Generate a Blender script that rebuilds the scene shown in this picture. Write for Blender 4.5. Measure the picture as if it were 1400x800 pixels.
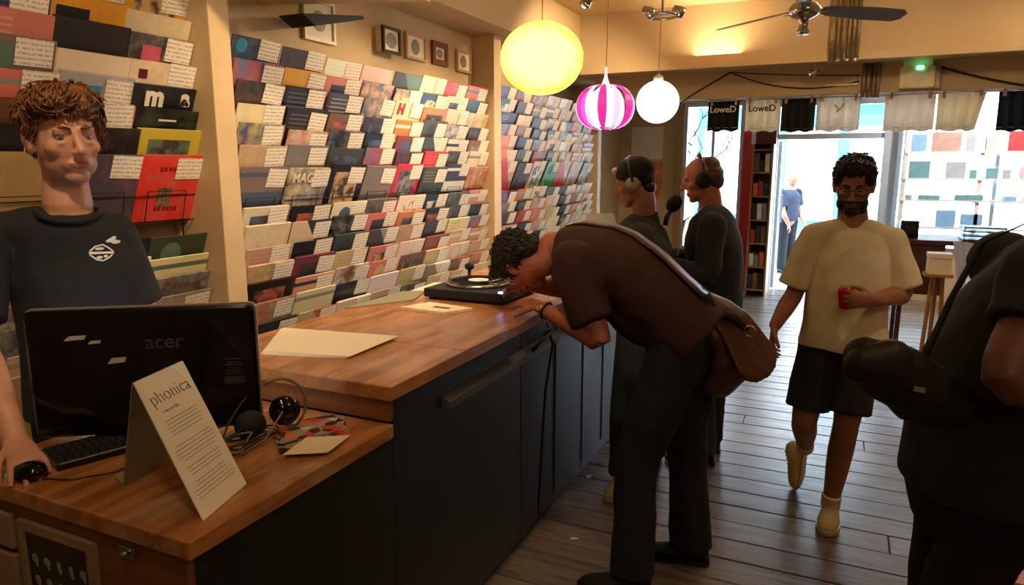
import bpy, bmesh, math, random
from mathutils import Vector, Matrix, noise
V = Vector
PI = math.pi
random.seed(7)
S = bpy.context.scene
for o in list(bpy.data.objects): bpy.data.objects.remove(o)
COL = S.collection

# ------------------------------------------------ camera, world, light
cd = bpy.data.cameras.new('camera'); cam = bpy.data.objects.new('camera', cd); COL.objects.link(cam)
cd.sensor_width = 36; cd.lens = 960/1400*36; cd.clip_start = .05; cd.clip_end = 200
_p = math.atan(175/960); _y = math.atan(452/math.hypot(960, 175))
F_ = V((-math.sin(_y)*math.cos(_p), math.cos(_y)*math.cos(_p), -math.sin(_p)))
R_ = V((math.cos(_y), math.sin(_y), 0)); U_ = R_.cross(F_)
cam.matrix_world = Matrix(((R_.x, U_.x, -F_.x, 0), (R_.y, U_.y, -F_.y, 0), (R_.z, U_.z, -F_.z, 1.68), (0, 0, 0, 1)))
S.camera = cam
S.view_settings.view_transform = 'Standard'; S.view_settings.look = 'None'
S.view_settings.gamma = 1; S.view_settings.exposure = 0.68; S.view_settings.use_curve_mapping = False
w = bpy.data.worlds.new('world'); S.world = w; w.use_nodes = True
wb = w.node_tree.nodes['Background']; wb.inputs[0].default_value = (.62, .8, 1, 1); wb.inputs[1].default_value = 6.5

def light(kind, name, loc, energy, color, rot=None, target=None, **kw):
    d = bpy.data.lights.new(name, kind); d.energy = energy; d.color = color
    for k, v in kw.items(): setattr(d, k, v)
    o = bpy.data.objects.new(name, d); COL.objects.link(o); o.location = loc
    if target: o.rotation_euler = (V(target)-V(loc)).to_track_quat('-Z', 'Y').to_euler()
    elif rot: o.rotation_euler = rot
    return o
light('SUN', 'sun', (0, 8, 12), 12, (1, .95, .85), target=(2.5, 15, 2), angle=.01)
WARM = (1, .72, .44)

# ------------------------------------------------ mesh helpers
class MB:
    def __init__(s): s.v = []; s.f = []; s.mi = []; s.m = 0
    def add(s, vs, fs):
        n = len(s.v); s.v += [V(v) for v in vs]; s.f += [tuple(i+n for i in f) for f in fs]; s.mi += [s.m]*len(fs); return s
    def box(s, a, b):
        x0, y0, z0 = a; x1, y1, z1 = b
        x0, x1 = sorted((x0, x1)); y0, y1 = sorted((y0, y1)); z0, z1 = sorted((z0, z1))
        return s.add([(x0,y0,z0),(x1,y0,z0),(x1,y1,z0),(x0,y1,z0),(x0,y0,z1),(x1,y0,z1),(x1,y1,z1),(x0,y1,z1)],
                     [(0,3,2,1),(4,5,6,7),(0,1,5,4),(1,2,6,5),(2,3,7,6),(3,0,4,7)])
    def obox(s, c, X, Y, Z):
        c, X, Y, Z = V(c), V(X), V(Y), V(Z)
        vs = [c+X*i+Y*j+Z*k for k in (-1, 1) for i, j in ((-1,-1),(1,-1),(1,1),(-1,1))]
        fs = [(0,3,2,1),(4,5,6,7),(0,1,5,4),(1,2,6,5),(2,3,7,6),(3,0,4,7)]
        if X.cross(Y).dot(Z) < 0: fs = [f[::-1] for f in fs]
        return s.add(vs, fs)
    def prism(s, poly, d):
        n = len(poly); d = V(d); P = [V(p) for p in poly]
        nr = V((0, 0, 0))
        for i in range(n): nr += P[i].cross(P[(i+1) % n])
        if nr.dot(d) < 0: P = P[::-1]
        return s.add(P+[p+d for p in P], [tuple(range(n))[::-1], tuple(range(n, 2*n))]+[(i, (i+1) % n, (i+1) % n+n, i+n) for i in range(n)])
    def rings(s, R, caps=True, closed=False):
        n = len(R[0]); vs = [p for r in R for p in r]; fs = []
        K = len(R)
        for k in range(K if closed else K-1):
            a = k*n; b = ((k+1) % K)*n
            for i in range(n): j = (i+1) % n; fs.append((a+i, a+j, b+j, b+i))
        if caps and not closed: fs += [tuple(range(n))[::-1], tuple(range((K-1)*n, K*n))]
        return s.add(vs, fs)
    def tube(s, pts, r, n=8, closed=False):
        pts = [V(p) for p in pts]; K = len(pts); R = []; prev = None
        for i, p in enumerate(pts):
            t = (pts[(i+1) % K]-pts[i-1]) if closed else (pts[min(i+1, K-1)]-pts[max(i-1, 0)])
            t = t.normalized() if t.length > 1e-9 else V((0, 0, 1))
            u = prev-t*prev.dot(t) if prev is not None else t.orthogonal()
            if u.length < 1e-6: u = t.orthogonal()
            u.normalize(); prev = u; v = t.cross(u); q = r[i] if isinstance(r, (list, tuple)) else r
            R.append([p+(u*math.cos(2*PI*k/n)+v*math.sin(2*PI*k/n))*q for k in range(n)])
        return s.rings(R, closed=closed)
    def lathe(s, prof, c=(0, 0, 0), n=24, ax=(0, 0, 1)):
        c = V(c); ax = V(ax).normalized(); u = ax.orthogonal().normalized(); v = ax.cross(u)
        return s.rings([[c+ax*z+(u*math.cos(2*PI*k/n)+v*math.sin(2*PI*k/n))*max(r, 1e-4) for k in range(n)] for r, z in prof])
    def ell(s, c, r, M=None, n=16, k=10):
        c = V(c); R = []
        for i in range(k+1):
            a = -PI/2+PI*i/k; ca = max(math.cos(a), .01)
            ring = []
            for j in range(n):
                b = 2*PI*j/n; q = V((r[0]*ca*math.cos(b), r[1]*ca*math.sin(b), r[2]*math.sin(a)))
                if M: q = M @ q
                ring.append(c+q)
            R.append(ring)
        return s.rings(R)
    def mesh(s, name, mats, o=(0, 0, 0), smooth=False):
        me = bpy.data.meshes.new(name); o = V(o)
        me.from_pydata([tuple(v-o) for v in s.v], [], s.f)
        for m in (mats if isinstance(mats, (list, tuple)) else [mats]): me.materials.append(m)
        me.polygons.foreach_set('material_index', s.mi)
        if smooth: me.polygons.foreach_set('use_smooth', [True]*len(me.polygons))
        me.update(); return me

def tag(o, label=None, cat=None, group=None, kind=None):
    if label: o['label'] = label
    if cat: o['category'] = cat
    if group: o['group'] = group
    if kind: o['kind'] = kind
    return o
def linkm(name, me, parent=None, loc=(0, 0, 0)):
    o = bpy.data.objects.new(name, me); COL.objects.link(o); o.parent = parent; o.location = loc
    return o
def woff(p):
    q = V((0, 0, 0))
    while p: q += p.location; p = p.parent
    return q
def obj(name, mb, mat, parent=None, smooth=False, bevel=0, origin=None):
    """all MB shapes are in world coordinates; parents are never rotated here"""
    if parent is not None:
        me = mb.mesh(name, mat, woff(parent), smooth); o = linkm(name, me, parent)
    else:
        if origin is None:
            xs = [v.x for v in mb.v]; ys = [v.y for v in mb.v]; zs = [v.z for v in mb.v]
            origin = ((min(xs)+max(xs))/2, (min(ys)+max(ys))/2, min(zs))
        me = mb.mesh(name, mat, origin, smooth); o = linkm(name, me, None, origin)
    if bevel:
        b = o.modifiers.new('bevel', 'BEVEL'); b.width = bevel; b.segments = 2; b.limit_method = 'ANGLE'
    return o
def thing(name, loc, label, cat, group=None, kind=None):
    o = bpy.data.objects.new(name, None); COL.objects.link(o); o.location = loc; o.empty_display_size = .1
    return tag(o, label, cat, group, kind)
def text_mesh(s, size, ext=.0008, shear=0, offset=0):
    c = bpy.data.curves.new('t', 'FONT'); c.body = s; c.size = size; c.extrude = ext; c.align_x = 'CENTER'; c.align_y = 'CENTER'; c.shear = shear; c.offset = offset
    o = bpy.data.objects.new('t', c); COL.objects.link(o)
    dg = bpy.context.evaluated_depsgraph_get(); me = bpy.data.meshes.new_from_object(o.evaluated_get(dg))
    bpy.data.objects.remove(o); return me
def text(name, s, size, c, X, Y, mat, parent=None, ext=.0008, offset=0):
    """c centre in world, X text direction, Y text up"""
    me = text_mesh(s, size, ext, 0, offset); X = V(X).normalized(); Y = V(Y); Y = (Y-X*Y.dot(X)).normalized(); Z = X.cross(Y)
    M = Matrix((X, Y, Z)).transposed().to_4x4(); M.translation = V(c)-(woff(parent) if parent else V((0, 0, 0)))
    me.transform(M); me.materials.clear(); me.materials.append(mat)
    return linkm(name, me, parent)

# ------------------------------------------------ materials
def hexc(c):
    return tuple(((x/255)/12.92 if x/255 < .04045 else ((x/255+.055)/1.055)**2.4) for x in c)+(1,)
class NT:
    def __init__(s, name):
        s.m = bpy.data.materials.new(name); s.m.use_nodes = True; s.t = s.m.node_tree; s.b = s.t.nodes['Principled BSDF']; s.out = s.t.nodes['Material Output']
    def n(s, typ, **kw):
        x = s.t.nodes.new(typ)
        for k, v in kw.items():
            if k.startswith('_'): x.inputs[k[1:]].default_value = v
            else: setattr(x, k, v)
        return x
    def l(s, a, b): s.t.links.new(a, b)
    def ramp(s, fac, stops, interp='LINEAR'):
        r = s.n('ShaderNodeValToRGB'); r.color_ramp.interpolation = interp; e = r.color_ramp.elements
        while len(e) < len(stops): e.new(.5)
        for k, (p, c) in enumerate(stops): e[k].position = p; e[k].color = c if len(c) == 4 else c+(1,)
        s.l(fac, r.inputs[0]); return r.outputs[0]
    def mix(s, fac, a, b, typ='MIX'):
        x = s.n('ShaderNodeMix', data_type='RGBA', blend_type=typ)
        for v, i in ((fac, 0), (a, 6), (b, 7)):
            if hasattr(v, 'links'): s.l(v, x.inputs[i])
            else: x.inputs[i].default_value = v
        return x.outputs[2]
    def math(s, op, a, b=0, c=None):
        x = s.n('ShaderNodeMath', operation=op)
        for i, v in enumerate((a, b, c)):
            if v is None: continue
            if hasattr(v, 'links'): s.l(v, x.inputs[i])
            else: x.inputs[i].default_value = v
        return x.outputs[0]
    def coord(s, scale=(1, 1, 1), which='Object', loc=(0, 0, 0)):
        tc = s.n('ShaderNodeTexCoord'); mp = s.n('ShaderNodeMapping'); mp.inputs['Scale'].default_value = scale; mp.inputs['Location'].default_value = loc
        s.l(tc.outputs[which], mp.inputs[0]); return mp.outputs[0]
    def noise(s, vec, scale, detail=3, rough=.5):
        x = s.n('ShaderNodeTexNoise'); x.inputs['Scale'].default_value = scale; x.inputs['Detail'].default_value = detail; x.inputs['Roughness'].default_value = rough
        s.l(vec, x.inputs['Vector']); return x.outputs['Fac']
    def bump(s, h, strength=.3, dist=.01):
        x = s.n('ShaderNodeBump'); x.inputs['Strength'].default_value = strength; x.inputs['Distance'].default_value = dist
        s.l(h, x.inputs['Height']); s.l(x.outputs[0], s.b.inputs['Normal'])
def mat(name, c, rough=.6, metal=0, var=.15, scale=12, bump=0, bscale=None, spec=None, stretch=(1, 1, 1), emit=None, estr=0):
    k = NT(name); c = hexc(c) if max(c) > 1 else tuple(c)+(1,)
    co = k.coord(stretch); nz = k.noise(co, scale, 4, .6)
    d = tuple(x*(1-var) for x in c[:3])+(1,); u = tuple(min(1, x*(1+var)) for x in c[:3])+(1,)
    k.l(k.ramp(nz, [(.3, d), (.7, u)]), k.b.inputs['Base Color'])
    k.b.inputs['Roughness'].default_value = rough; k.b.inputs['Metallic'].default_value = metal
    if spec is not None: k.b.inputs['Specular IOR Level'].default_value = spec
    if bump: k.bump(k.noise(co, bscale or scale*4, 3), bump, .004)
    if emit: k.b.inputs['Emission Color'].default_value = emit+(1,); k.b.inputs['Emission Strength'].default_value = estr
    return k.m
def wood(name, dark, light_, rough=.35, along='y', scale=1.0, rnd=False, wear=0):
    k = NT(name); st = {'y': (14, 1.3, 14), 'x': (1.3, 14, 14), 'z': (14, 14, 1.3)}[along]
    co = k.coord(tuple(x*scale for x in st))
    if rnd:
        oi = k.n('ShaderNodeObjectInfo'); ad = k.n('ShaderNodeVectorMath', operation='ADD'); sc = k.n('ShaderNodeVectorMath', operation='SCALE')
        cb = k.n('ShaderNodeCombineXYZ'); k.l(oi.outputs['Random'], cb.inputs[0]); k.l(oi.outputs['Random'], cb.inputs[2]); k.l(cb.outputs[0], sc.inputs[0]); sc.inputs['Scale'].default_value = 40
        k.l(co, ad.inputs[0]); k.l(sc.outputs[0], ad.inputs[1]); co = ad.outputs[0]
    nz = k.noise(co, 1.6, 6, .65); base = k.ramp(nz, [(.28, hexc(dark)), (.72, hexc(light_))])
    if rnd: base = k.mix(k.math('MULTIPLY', oi.outputs['Random'], .45), base, hexc(tuple(x*.6 for x in dark)))
    if wear:
        n2 = k.noise(k.coord((1.2, 1.2, 1.2)), 3.5, 5, .6); base = k.mix(k.math('MULTIPLY', k.ramp(n2, [(.5, (0, 0, 0)), (.62, (1, 1, 1))]), wear), base, hexc((205, 175, 140)))
    k.l(base, k.b.inputs['Base Color']); k.l(k.ramp(nz, [(.2, (rough*1.25,)*3), (.8, (rough*.75,)*3)]), k.b.inputs['Roughness'])
    k.bump(nz, .35, .004); return k.m
def glow(name, c, strength, edge=None, vary=0, clear=0):
    k = NT(name); k.b.inputs['Base Color'].default_value = c+(1,)
    co = k.coord(); col = c+(1,)
    if edge:   # a lamp inside: the middle of the shade passes more light than its rim
        lw = k.n('ShaderNodeLayerWeight'); lw.inputs[0].default_value = .35
        nz = k.noise(co, 38, 4, .7); f = k.math('ADD', lw.outputs['Facing'], k.math('MULTIPLY', k.math('SUBTRACT', nz, .5), vary))
        out = k.ramp(f, [(.18, c), (.6, edge)]); k.l(out, k.b.inputs['Emission Color'])
    else: k.b.inputs['Emission Color'].default_value = col
    k.b.inputs['Emission Strength'].default_value = strength; k.b.inputs['Roughness'].default_value = .5
    return k.m
def glass(name, tint=(1, 1, 1)):
    k = NT(name); tr = k.n('ShaderNodeBsdfTransparent'); tr.inputs[0].default_value = tint+(1,); gl = k.n('ShaderNodeBsdfGlossy'); gl.inputs['Roughness'].default_value = .02
    fr = k.n('ShaderNodeFresnel'); fr.inputs[0].default_value = 1.45; mx = k.n('ShaderNodeMixShader')
    k.l(fr.outputs[0], mx.inputs[0]); k.l(tr.outputs[0], mx.inputs[1]); k.l(gl.outputs[0], mx.inputs[2]); k.l(mx.outputs[0], k.out.inputs[0]); return k.m

M = {}
M['wall'] = mat('plaster_wall', (198, 172, 132), .8, var=.05, scale=3, bump=.15, bscale=60)
M['ceil'] = mat('ceiling_paint', (214, 186, 138), .75, var=.04, scale=2, bump=.1, bscale=40)
M['trim'] = mat('painted_trim', (200, 172, 128), .55, var=.06, scale=6)
M['trimdark'] = mat('dark_trim_paint', (168, 134, 92), .6, var=.06, scale=6)  # darker tan paint for window trim, tree trunk and shelf back
M['ply'] = wood('board_wood', (140, 98, 52), (182, 134, 78), .5, 'z')
M['top'] = wood('counter_wood', (118, 68, 30), (206, 138, 76), .27, 'y', 1.0, wear=.35)
M['topend'] = wood('counter_end_wood', (104, 62, 28), (146, 92, 46), .45, 'x')
M['floorw'] = wood('floor_plank_wood', (64, 52, 44), (156, 140, 124), .30, 'x', 1.0, rnd=True)
M['sub'] = mat('floor_gap', (18, 14, 12), .9)
M['navy'] = mat('counter_paint', (27, 31, 33), .42, var=.2, scale=5, bump=.12, bscale=20)
M['rail'] = mat('rail_paint', (74, 76, 72), .4, var=.15, scale=6)
M['black'] = mat('black_plastic', (12, 12, 12), .3, var=.1)
M['blackgloss'] = mat('black_gloss', (9, 9, 10), .12, var=.05)
M['blackmat'] = mat('black_matte', (18, 18, 19), .75, var=.2, bump=.2, bscale=80)
M['silver'] = mat('silver_edge', (190, 184, 172), .3, .6, var=.05)
M['chrome'] = mat('chrome', (200, 200, 200), .18, 1, var=.03)
M['white'] = mat('white_paint', (232, 230, 224), .5, var=.03)
M['paper'] = mat('paper', (236, 226, 204), .8, var=.04, scale=20)
M['greycard'] = mat('grey_card', (140, 138, 112), .7, var=.04)
M['ink'] = mat('ink', (40, 36, 34), .7)
M['redpaint'] = mat('red_paint', (196, 30, 40), .4, var=.08)
M['maroon'] = mat('maroon_paint', (96, 18, 34), .45)
M['steel'] = mat('door_frame_metal', (196, 204, 214), .35, .2, var=.05)
M['pipe'] = mat('aged_pipe', (150, 128, 100), .45, .4, var=.5, scale=9)
M['glass'] = glass('window_glass', (.97, .99, 1))
M['wire'] = mat('black_wire', (16, 15, 15), .4, .3)
M['cable'] = mat('cable_rubber', (34, 30, 28), .5)
M['greycable'] = mat('grey_cable', (120, 104, 88), .5)
M['ydl'] = mat('leaf_green', (90, 120, 60), .6)
M['pave'] = mat('pavement', (200, 204, 210), .8, var=.08, scale=2)
M['blue'] = mat('blue_shopfront', (60, 150, 220), .5, var=.12, scale=2)
M['darkblue'] = mat('dark_blue', (28, 58, 110), .5)
M['facade'] = mat('facade_render', (240, 240, 238), .8, var=.03, scale=1)

def card_mat(name, bg=(246, 236, 218), ink=(60, 46, 44), lines=26, coordscale=1.0):
    k = NT(name); tc = k.n('ShaderNodeTexCoord'); sp = k.n('ShaderNodeSeparateXYZ'); k.l(tc.outputs['Object'], sp.inputs[0])
    oi = k.n('ShaderNodeObjectInfo'); cb = k.n('ShaderNodeCombineXYZ')
    row = k.math('FLOOR', k.math('MULTIPLY', sp.outputs[2], 55*coordscale)); fr = k.math('FRACT', k.math('MULTIPLY', sp.outputs[2], 55*coordscale))
    k.l(k.math('ADD', k.math('MULTIPLY', sp.outputs[0], 190*coordscale), k.math('MULTIPLY', oi.outputs['Random'], 77)), cb.inputs[0]); k.l(k.math('MULTIPLY', row, 3.7), cb.inputs[1])
    k.l(k.math('MULTIPLY', fr, 1.3), cb.inputs[2])
    nz = k.noise(cb.outputs[0], 1.0, 2, .6)
    word = k.math('GREATER_THAN', nz, .47); band = k.math('MULTIPLY', k.math('GREATER_THAN', fr, .25), k.math('LESS_THAN', fr, .72))
    f = k.math('MULTIPLY', k.math('MULTIPLY', word, band), .45)
    k.l(k.mix(f, hexc(bg), hexc(ink)), k.b.inputs['Base Color']); k.b.inputs['Roughness'].default_value = .7
    return k.m
M['card'] = card_mat('handwritten_price_card')

def cover(name, kind):
    """sleeve print: x 0-.315 across, z 0-.315 up, ground colour = object colour, second colour from the copy's random number"""
    k = NT(name); tc = k.n('ShaderNodeTexCoord'); sp = k.n('ShaderNodeSeparateXYZ'); k.l(tc.outputs['Object'], sp.inputs[0]); X, Z = sp.outputs[0], sp.outputs[2]
    oi = k.n('ShaderNodeObjectInfo'); rnd = oi.outputs['Random']; A = oi.outputs['Color']
    pal = [(0, (.03, .03, .035)), (.14, (.75, .66, .5)), (.28, (.5, .12, .08)), (.4, (.08, .12, .2)), (.52, (.62, .4, .18)), (.64, (.3, .3, .28)), (.76, (.12, .2, .14)), (.88, (.82, .78, .7))]
    B = k.ramp(rnd, pal, 'CONSTANT')
    cb = k.n('ShaderNodeCombineXYZ'); k.l(k.math('ADD', X, k.math('MULTIPLY', rnd, 9)), cb.inputs[0]); k.l(Z, cb.inputs[2]); k.l(rnd, cb.inputs[1]); co = cb.outputs[0]
    def rng(v, a, b): return k.math('MULTIPLY', k.math('GREATER_THAN', v, a), k.math('LESS_THAN', v, b))
    nz = k.noise(co, 14, 4, .65)
    if kind == 'plain': col = k.mix(k.math('MULTIPLY', k.ramp(nz, [(.4, (0, 0, 0)), (.7, (1, 1, 1))]), .25), A, B)
    elif kind == 'framed':
        f = k.math('MULTIPLY', rng(X, .05, .265), rng(Z, .06, .27)); ph = k.mix(k.ramp(nz, [(.42, (0, 0, 0)), (.56, (1, 1, 1))]), (.05, .045, .05, 1), B); col = k.mix(f, A, ph)
    elif kind == 'photo':
        v = k.n('ShaderNodeTexVoronoi'); v.inputs['Scale'].default_value = 18; k.l(co, v.inputs['Vector'])
        d = k.mix(k.ramp(nz, [(.38, (0, 0, 0)), (.62, (1, 1, 1))]), A, B); col = k.mix(.3, d, v.outputs['Color'], 'MULTIPLY')
    elif kind == 'band': col = k.mix(k.math('ADD', rng(Z, .262, .285), rng(Z, .1, .18)), A, B)
    elif kind == 'disc':
        dx = k.math('SUBTRACT', X, .12); dz = k.math('SUBTRACT', Z, .23); d = k.math('SQRT', k.math('ADD', k.math('MULTIPLY', dx, dx), k.math('MULTIPLY', dz, dz)))
        col = k.mix(k.math('LESS_THAN', d, .055), A, B)
    elif kind == 'lines':
        f = k.math('MULTIPLY', k.math('MULTIPLY', k.math('GREATER_THAN', k.math('FRACT', k.math('MULTIPLY', Z, 42)), .55), rng(X, .03, .17)), rng(Z, .19, .3))
        col = k.mix(k.math('MULTIPLY', f, .3), A, B)
    else:
        col = k.mix(k.math('GREATER_THAN', k.math('ADD', X, k.math('MULTIPLY', Z, .8)), .36), A, B)
    k.l(col, k.b.inputs['Base Color']); k.b.inputs['Roughness'].default_value = .38; return k.m
COVERS = {n: cover('cover_'+n, n) for n in ('plain', 'framed', 'photo', 'band', 'disc', 'lines', 'diagonal')}

# ------------------------------------------------ the setting
def struct(name, mb, m, bevel=0):
    o = obj(name, mb, m, bevel=bevel, origin=(0, 0, 0)); o['kind'] = 'structure'; return o
WX, EX, BY, FY, CZ = -2.92, 3.3, -2.2, 10.0, 3.1
fl = struct('floor', MB().box((WX-.2, BY-.2, -.12), (EX+.2, FY+.12, -.022)), M['sub'])
planks = {}
yy = 1.2; r_i = 0
while yy < FY:
    wd = .172; xs = [-2.9] + ([random.uniform(-.6, 1.6)] if random.random() < .45 else []) + [EX]
    for a, b in zip(xs[:-1], xs[1:]):
        L = round(b-a, 1); tilt = random.uniform(-.0015, .0015)
        me = MB().box((0, 0, -.024), (b-a-.004, wd-.006, 0)).mesh('plank', M['floorw'])
        p = linkm('plank', me, fl, (a, yy, random.uniform(-.003, 0)))
        bv = p.modifiers.new('bevel', 'BEVEL'); bv.width = .003; bv.segments = 1
    yy += wd
struct('floor_near', MB().box((WX, BY, -.022), (EX, 1.2, -.002)), M['floorw'])
struct('wall_left', MB().box((WX-.1, BY, 0), (WX, FY, CZ)), M['wall'])
struct('wall_right', MB().box((EX, BY, 0), (EX+.1, FY, CZ)), M['wall'])
struct('wall_back', MB().box((WX-.1, BY-.1, 0), (EX+.1, BY, CZ)), M['wall'])
struct('ceiling', MB().box((WX-.1, BY-.1, CZ), (EX+.1, FY+.1, CZ+.12)), M['ceil'])
# soffit over the rack alcove, header near the pilaster, bulkhead and front beam
struct('trim_1', MB().box((WX, 3.3, 2.70), (-2.42, 6.8, CZ)), M['ceil'])
struct('trim_2', MB().prism([(-2.92, 2.93, 2.5), (-1.98, 3.28, 2.5), (-1.98, 2.5, 2.5), (-2.92, 2.15, 2.5)], (0, 0, .6)), M['ceil'])
struct('trim_3', MB().box((WX, 6.8, 2.57), (EX, FY, CZ)), M['wall'])
struct('trim_4', MB().box((-2.4, 6.77, 2.545), (EX, 6.86, 2.60)), M['trim'])
struct('trim_5', MB().box((-2.42, 7.3, 2.315), (EX, 7.6, 2.57)), M['wall'])
# pilaster between the left and the middle rack; pier between the middle and the far rack
struct('wall_left_lining', MB().box((WX, 2.53, 0), (-2.785, 5.23, 2.7)), M['wall'])
struct('trim_6', MB().box((WX, 2.41, 0), (-2.6, 2.53, CZ)), M['trim'], .004)
struct('trim_7', MB().box((WX, 5.23, 0), (-2.58, 5.36, CZ)), M['trim'], .004)
struct('trim_8', MB().box((WX, 8.0, 0), (-2.6, 8.12, 2.57)), M['trim'], .004)
# front wall
fw = MB().box((WX, FY, 0), (-2.02, FY+.12, 2.5)); fw.box((WX, FY, 2.5), (EX, FY+.12, CZ)); fw.box((2.75, FY, 0), (EX, FY+.12, 2.5)); fw.box((.6, FY, 0), (2.75, FY+.12, .62)); fw.box((-2.02, FY, 0), (-1.2, FY+.12, .5))
struct('wall_front', fw, M['wall'])
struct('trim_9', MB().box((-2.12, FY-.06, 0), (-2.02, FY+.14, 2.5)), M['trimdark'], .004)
struct('trim_10', MB().box((-1.22, FY-.05, 0), (-1.06, FY+.16, 2.5)), M['redpaint'], .006)

def window(name, x0, x1, z0, z1, mull=(), y=FY+.02):
    r = thing(name, (x0, y, z0), None, None, kind='structure')
    f = MB(); t = .05
    for a, b in (((x0, z0), (x1, z0+t)), ((x0, z1-t), (x1, z1)), ((x0, z0+t), (x0+t, z1-t)), ((x1-t, z0+t), (x1, z1-t))): f.box((a[0], y-.03, a[1]), (b[0], y+.05, b[1]))
    obj('window_frame', f, M['steel'], r)
    xs = [x0]+list(mull)+[x1]
    for m_ in mull: obj('mullion', MB().box((m_-.02, y-.02, z0), (m_+.02, y+.04, z1)), M['steel'], r)
    for a, b in zip(xs[:-1], xs[1:]): obj('pane', MB().box((a+.02, y, z0+.03), (b-.02, y+.006, z1-.03)), M['glass'], r)
    return r
window('window_1', -2.02, -1.22, .5, 2.5, (-1.62,))
window('window_2', .6, 2.75, .62, 2.5, (1.65,))
# doorway
dr = thing('door_1', (-.8, FY, 0), None, None, kind='structure')
obj('door_post', MB().box((-.86, FY-.05, 0), (-.78, FY+.12, 2.5)), M['steel'], dr, bevel=.004)
obj('door_post', MB().box((.44, FY-.08, 0), (.6, FY+.12, 2.5)), M['steel'], dr, bevel=.004)
obj('transom_bar', MB().box((-.78, FY-.03, 2.0), (.44, FY+.08, 2.07)), M['steel'], dr, bevel=.004)
obj('transom_bar', MB().box((-.78, FY-.03, 2.42), (.44, FY+.08, 2.5)), M['steel'], dr, bevel=.004)
obj('transom_pane', MB().box((-.78, FY+.02, 2.07), (.44, FY+.026, 2.42)), M['glass'], dr)
lf = MB(); a0 = V((-.76, FY+.1, 0)); dv = V((-.04, 1, 0)).normalized(); nv = V((dv.y, -dv.x, 0))
def leaf(s0, s1, z0, z1, t=.02): return a0+dv*((s0+s1)/2)+V((0, 0, (z0+z1)/2)), dv*((s1-s0)/2), nv*t, V((0, 0, (z1-z0)/2))
for q in ((0, .09, .02, 1.98), (.76, .85, .02, 1.98), (.09, .76, .02, .25), (.09, .76, 1.86, 1.98)): lf.obox(*leaf(*q))
dl = obj('door_leaf', lf, M['steel'], dr)
obj('door_pane', MB().obox(*leaf(.09, .76, .25, 1.86, .003)), M['glass'], dl)
obj('door_handle', MB().obox(*leaf(.78, .81, .85, 1.25, .05)), M['chrome'], dl)

# ------------------------------------------------ outside
struct('ground', MB().box((-25, FY+.12, -.14), (30, 40, -.03)), M['pave'])
def building(x0, x1, h, wm, front, label, wins):
    y = 19.0; r = thing('building', ((x0+x1)/2, y, 0), label, 'building', 'shops across the street')
    obj('wall', MB().box((x0, y, 0), (x1, y+4, h)), wm, r)
    sf = obj('shopfront', MB().box((x0+.15, y-.14, -.03), (x1-.15, y, 3.1)), front, r)
    for (a, b, c, d, m_) in wins:
        o = obj('window', MB().box((a-.07, y-.22, c-.07), (b+.07, y-.13 if d < 3.2 else y+.02, d+.07)), M['white'], r)
        obj('pane', MB().box((a, y-.235, c), (b, y-.19, d)), m_, o)
    return r
M['shopglass'] = mat('shop_glass', (150, 178, 196), .15, var=.4, scale=1.3)
M['skyglass'] = mat('pale_glass', (170, 215, 240), .15, var=.3, scale=1.1)
building(-9, -3.6, 8, M['facade'], M['white'], 'pale building across the street behind the left window', [(-8.5, -6.5, .6, 2.6, M['shopglass']), (-6, -4, .6, 2.6, M['shopglass']), (-8, -7, 4, 5.6, M['shopglass']), (-5.6, -4.6, 4, 5.6, M['shopglass'])])
building(-3.6, 1.0, 8, M['facade'], M['blue'], 'white building with a bright blue shopfront seen through the doorway', [(-3.2, -1.9, .5, 2.5, M['skyglass']), (-1.2, -.2, .4, 2.5, M['facade']), (.2, .75, .4, 2.5, M['skyglass']), (-2.5, -1.5, 4, 5.6, M['skyglass']), (-.5, .4, 4, 5.6, M['skyglass'])])
b3_ = building(1.0, 9, 8, M['facade'], M['white'], 'white building across the street behind the right window', [(1.4, 3.4, .6, 2.7, M['skyglass']), (3.9, 5.9, .6, 2.7, M['skyglass']), (2, 3, 4, 5.6, M['skyglass']), (5, 6, 4, 5.6, M['skyglass'])])
fa = thing('shop_fascia', (0, 18.7, 3.2), 'red and white fascia board above the blue shopfront across the street', 'sign')
obj('red_band', MB().box((-.6, 18.66, 3.12), (3.6, 18.86, 3.34)), M['redpaint'], fa); obj('white_band', MB().box((-.6, 18.66, 3.34), (3.6, 18.86, 3.6)), M['white'], fa)
tr = thing('street_tree', (-2.6, 13.5, -.03), 'thin bare-branched street tree outside the left window', 'tree')
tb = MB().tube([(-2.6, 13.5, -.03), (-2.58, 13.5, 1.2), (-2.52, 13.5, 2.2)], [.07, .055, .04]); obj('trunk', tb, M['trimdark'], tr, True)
br = MB(); rr = random.Random(3)
def twig(p, d, L, r, k):
    q = p+d*L; br.tube([p, (p+q)/2+V((rr.uniform(-.03, .03), rr.uniform(-.03, .03), 0)), q], [r, r*.8, r*.5], 5)
    if k:
        for _ in range(3): twig(q, (d+V((rr.uniform(-.8, .8), rr.uniform(-.8, .8), rr.uniform(-.2, .6)))).normalized(), L*.7, r*.6, k-1)
for i in range(5): a = i*1.3; twig(V((-2.55, 13.5, 1.5+.17*i)), V((math.cos(a)*.8, math.sin(a)*.6, .6)).normalized(), .45, .022, 3)
obj('branch', br, M['blackmat'], tr)['kind'] = 'stuff'

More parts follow.
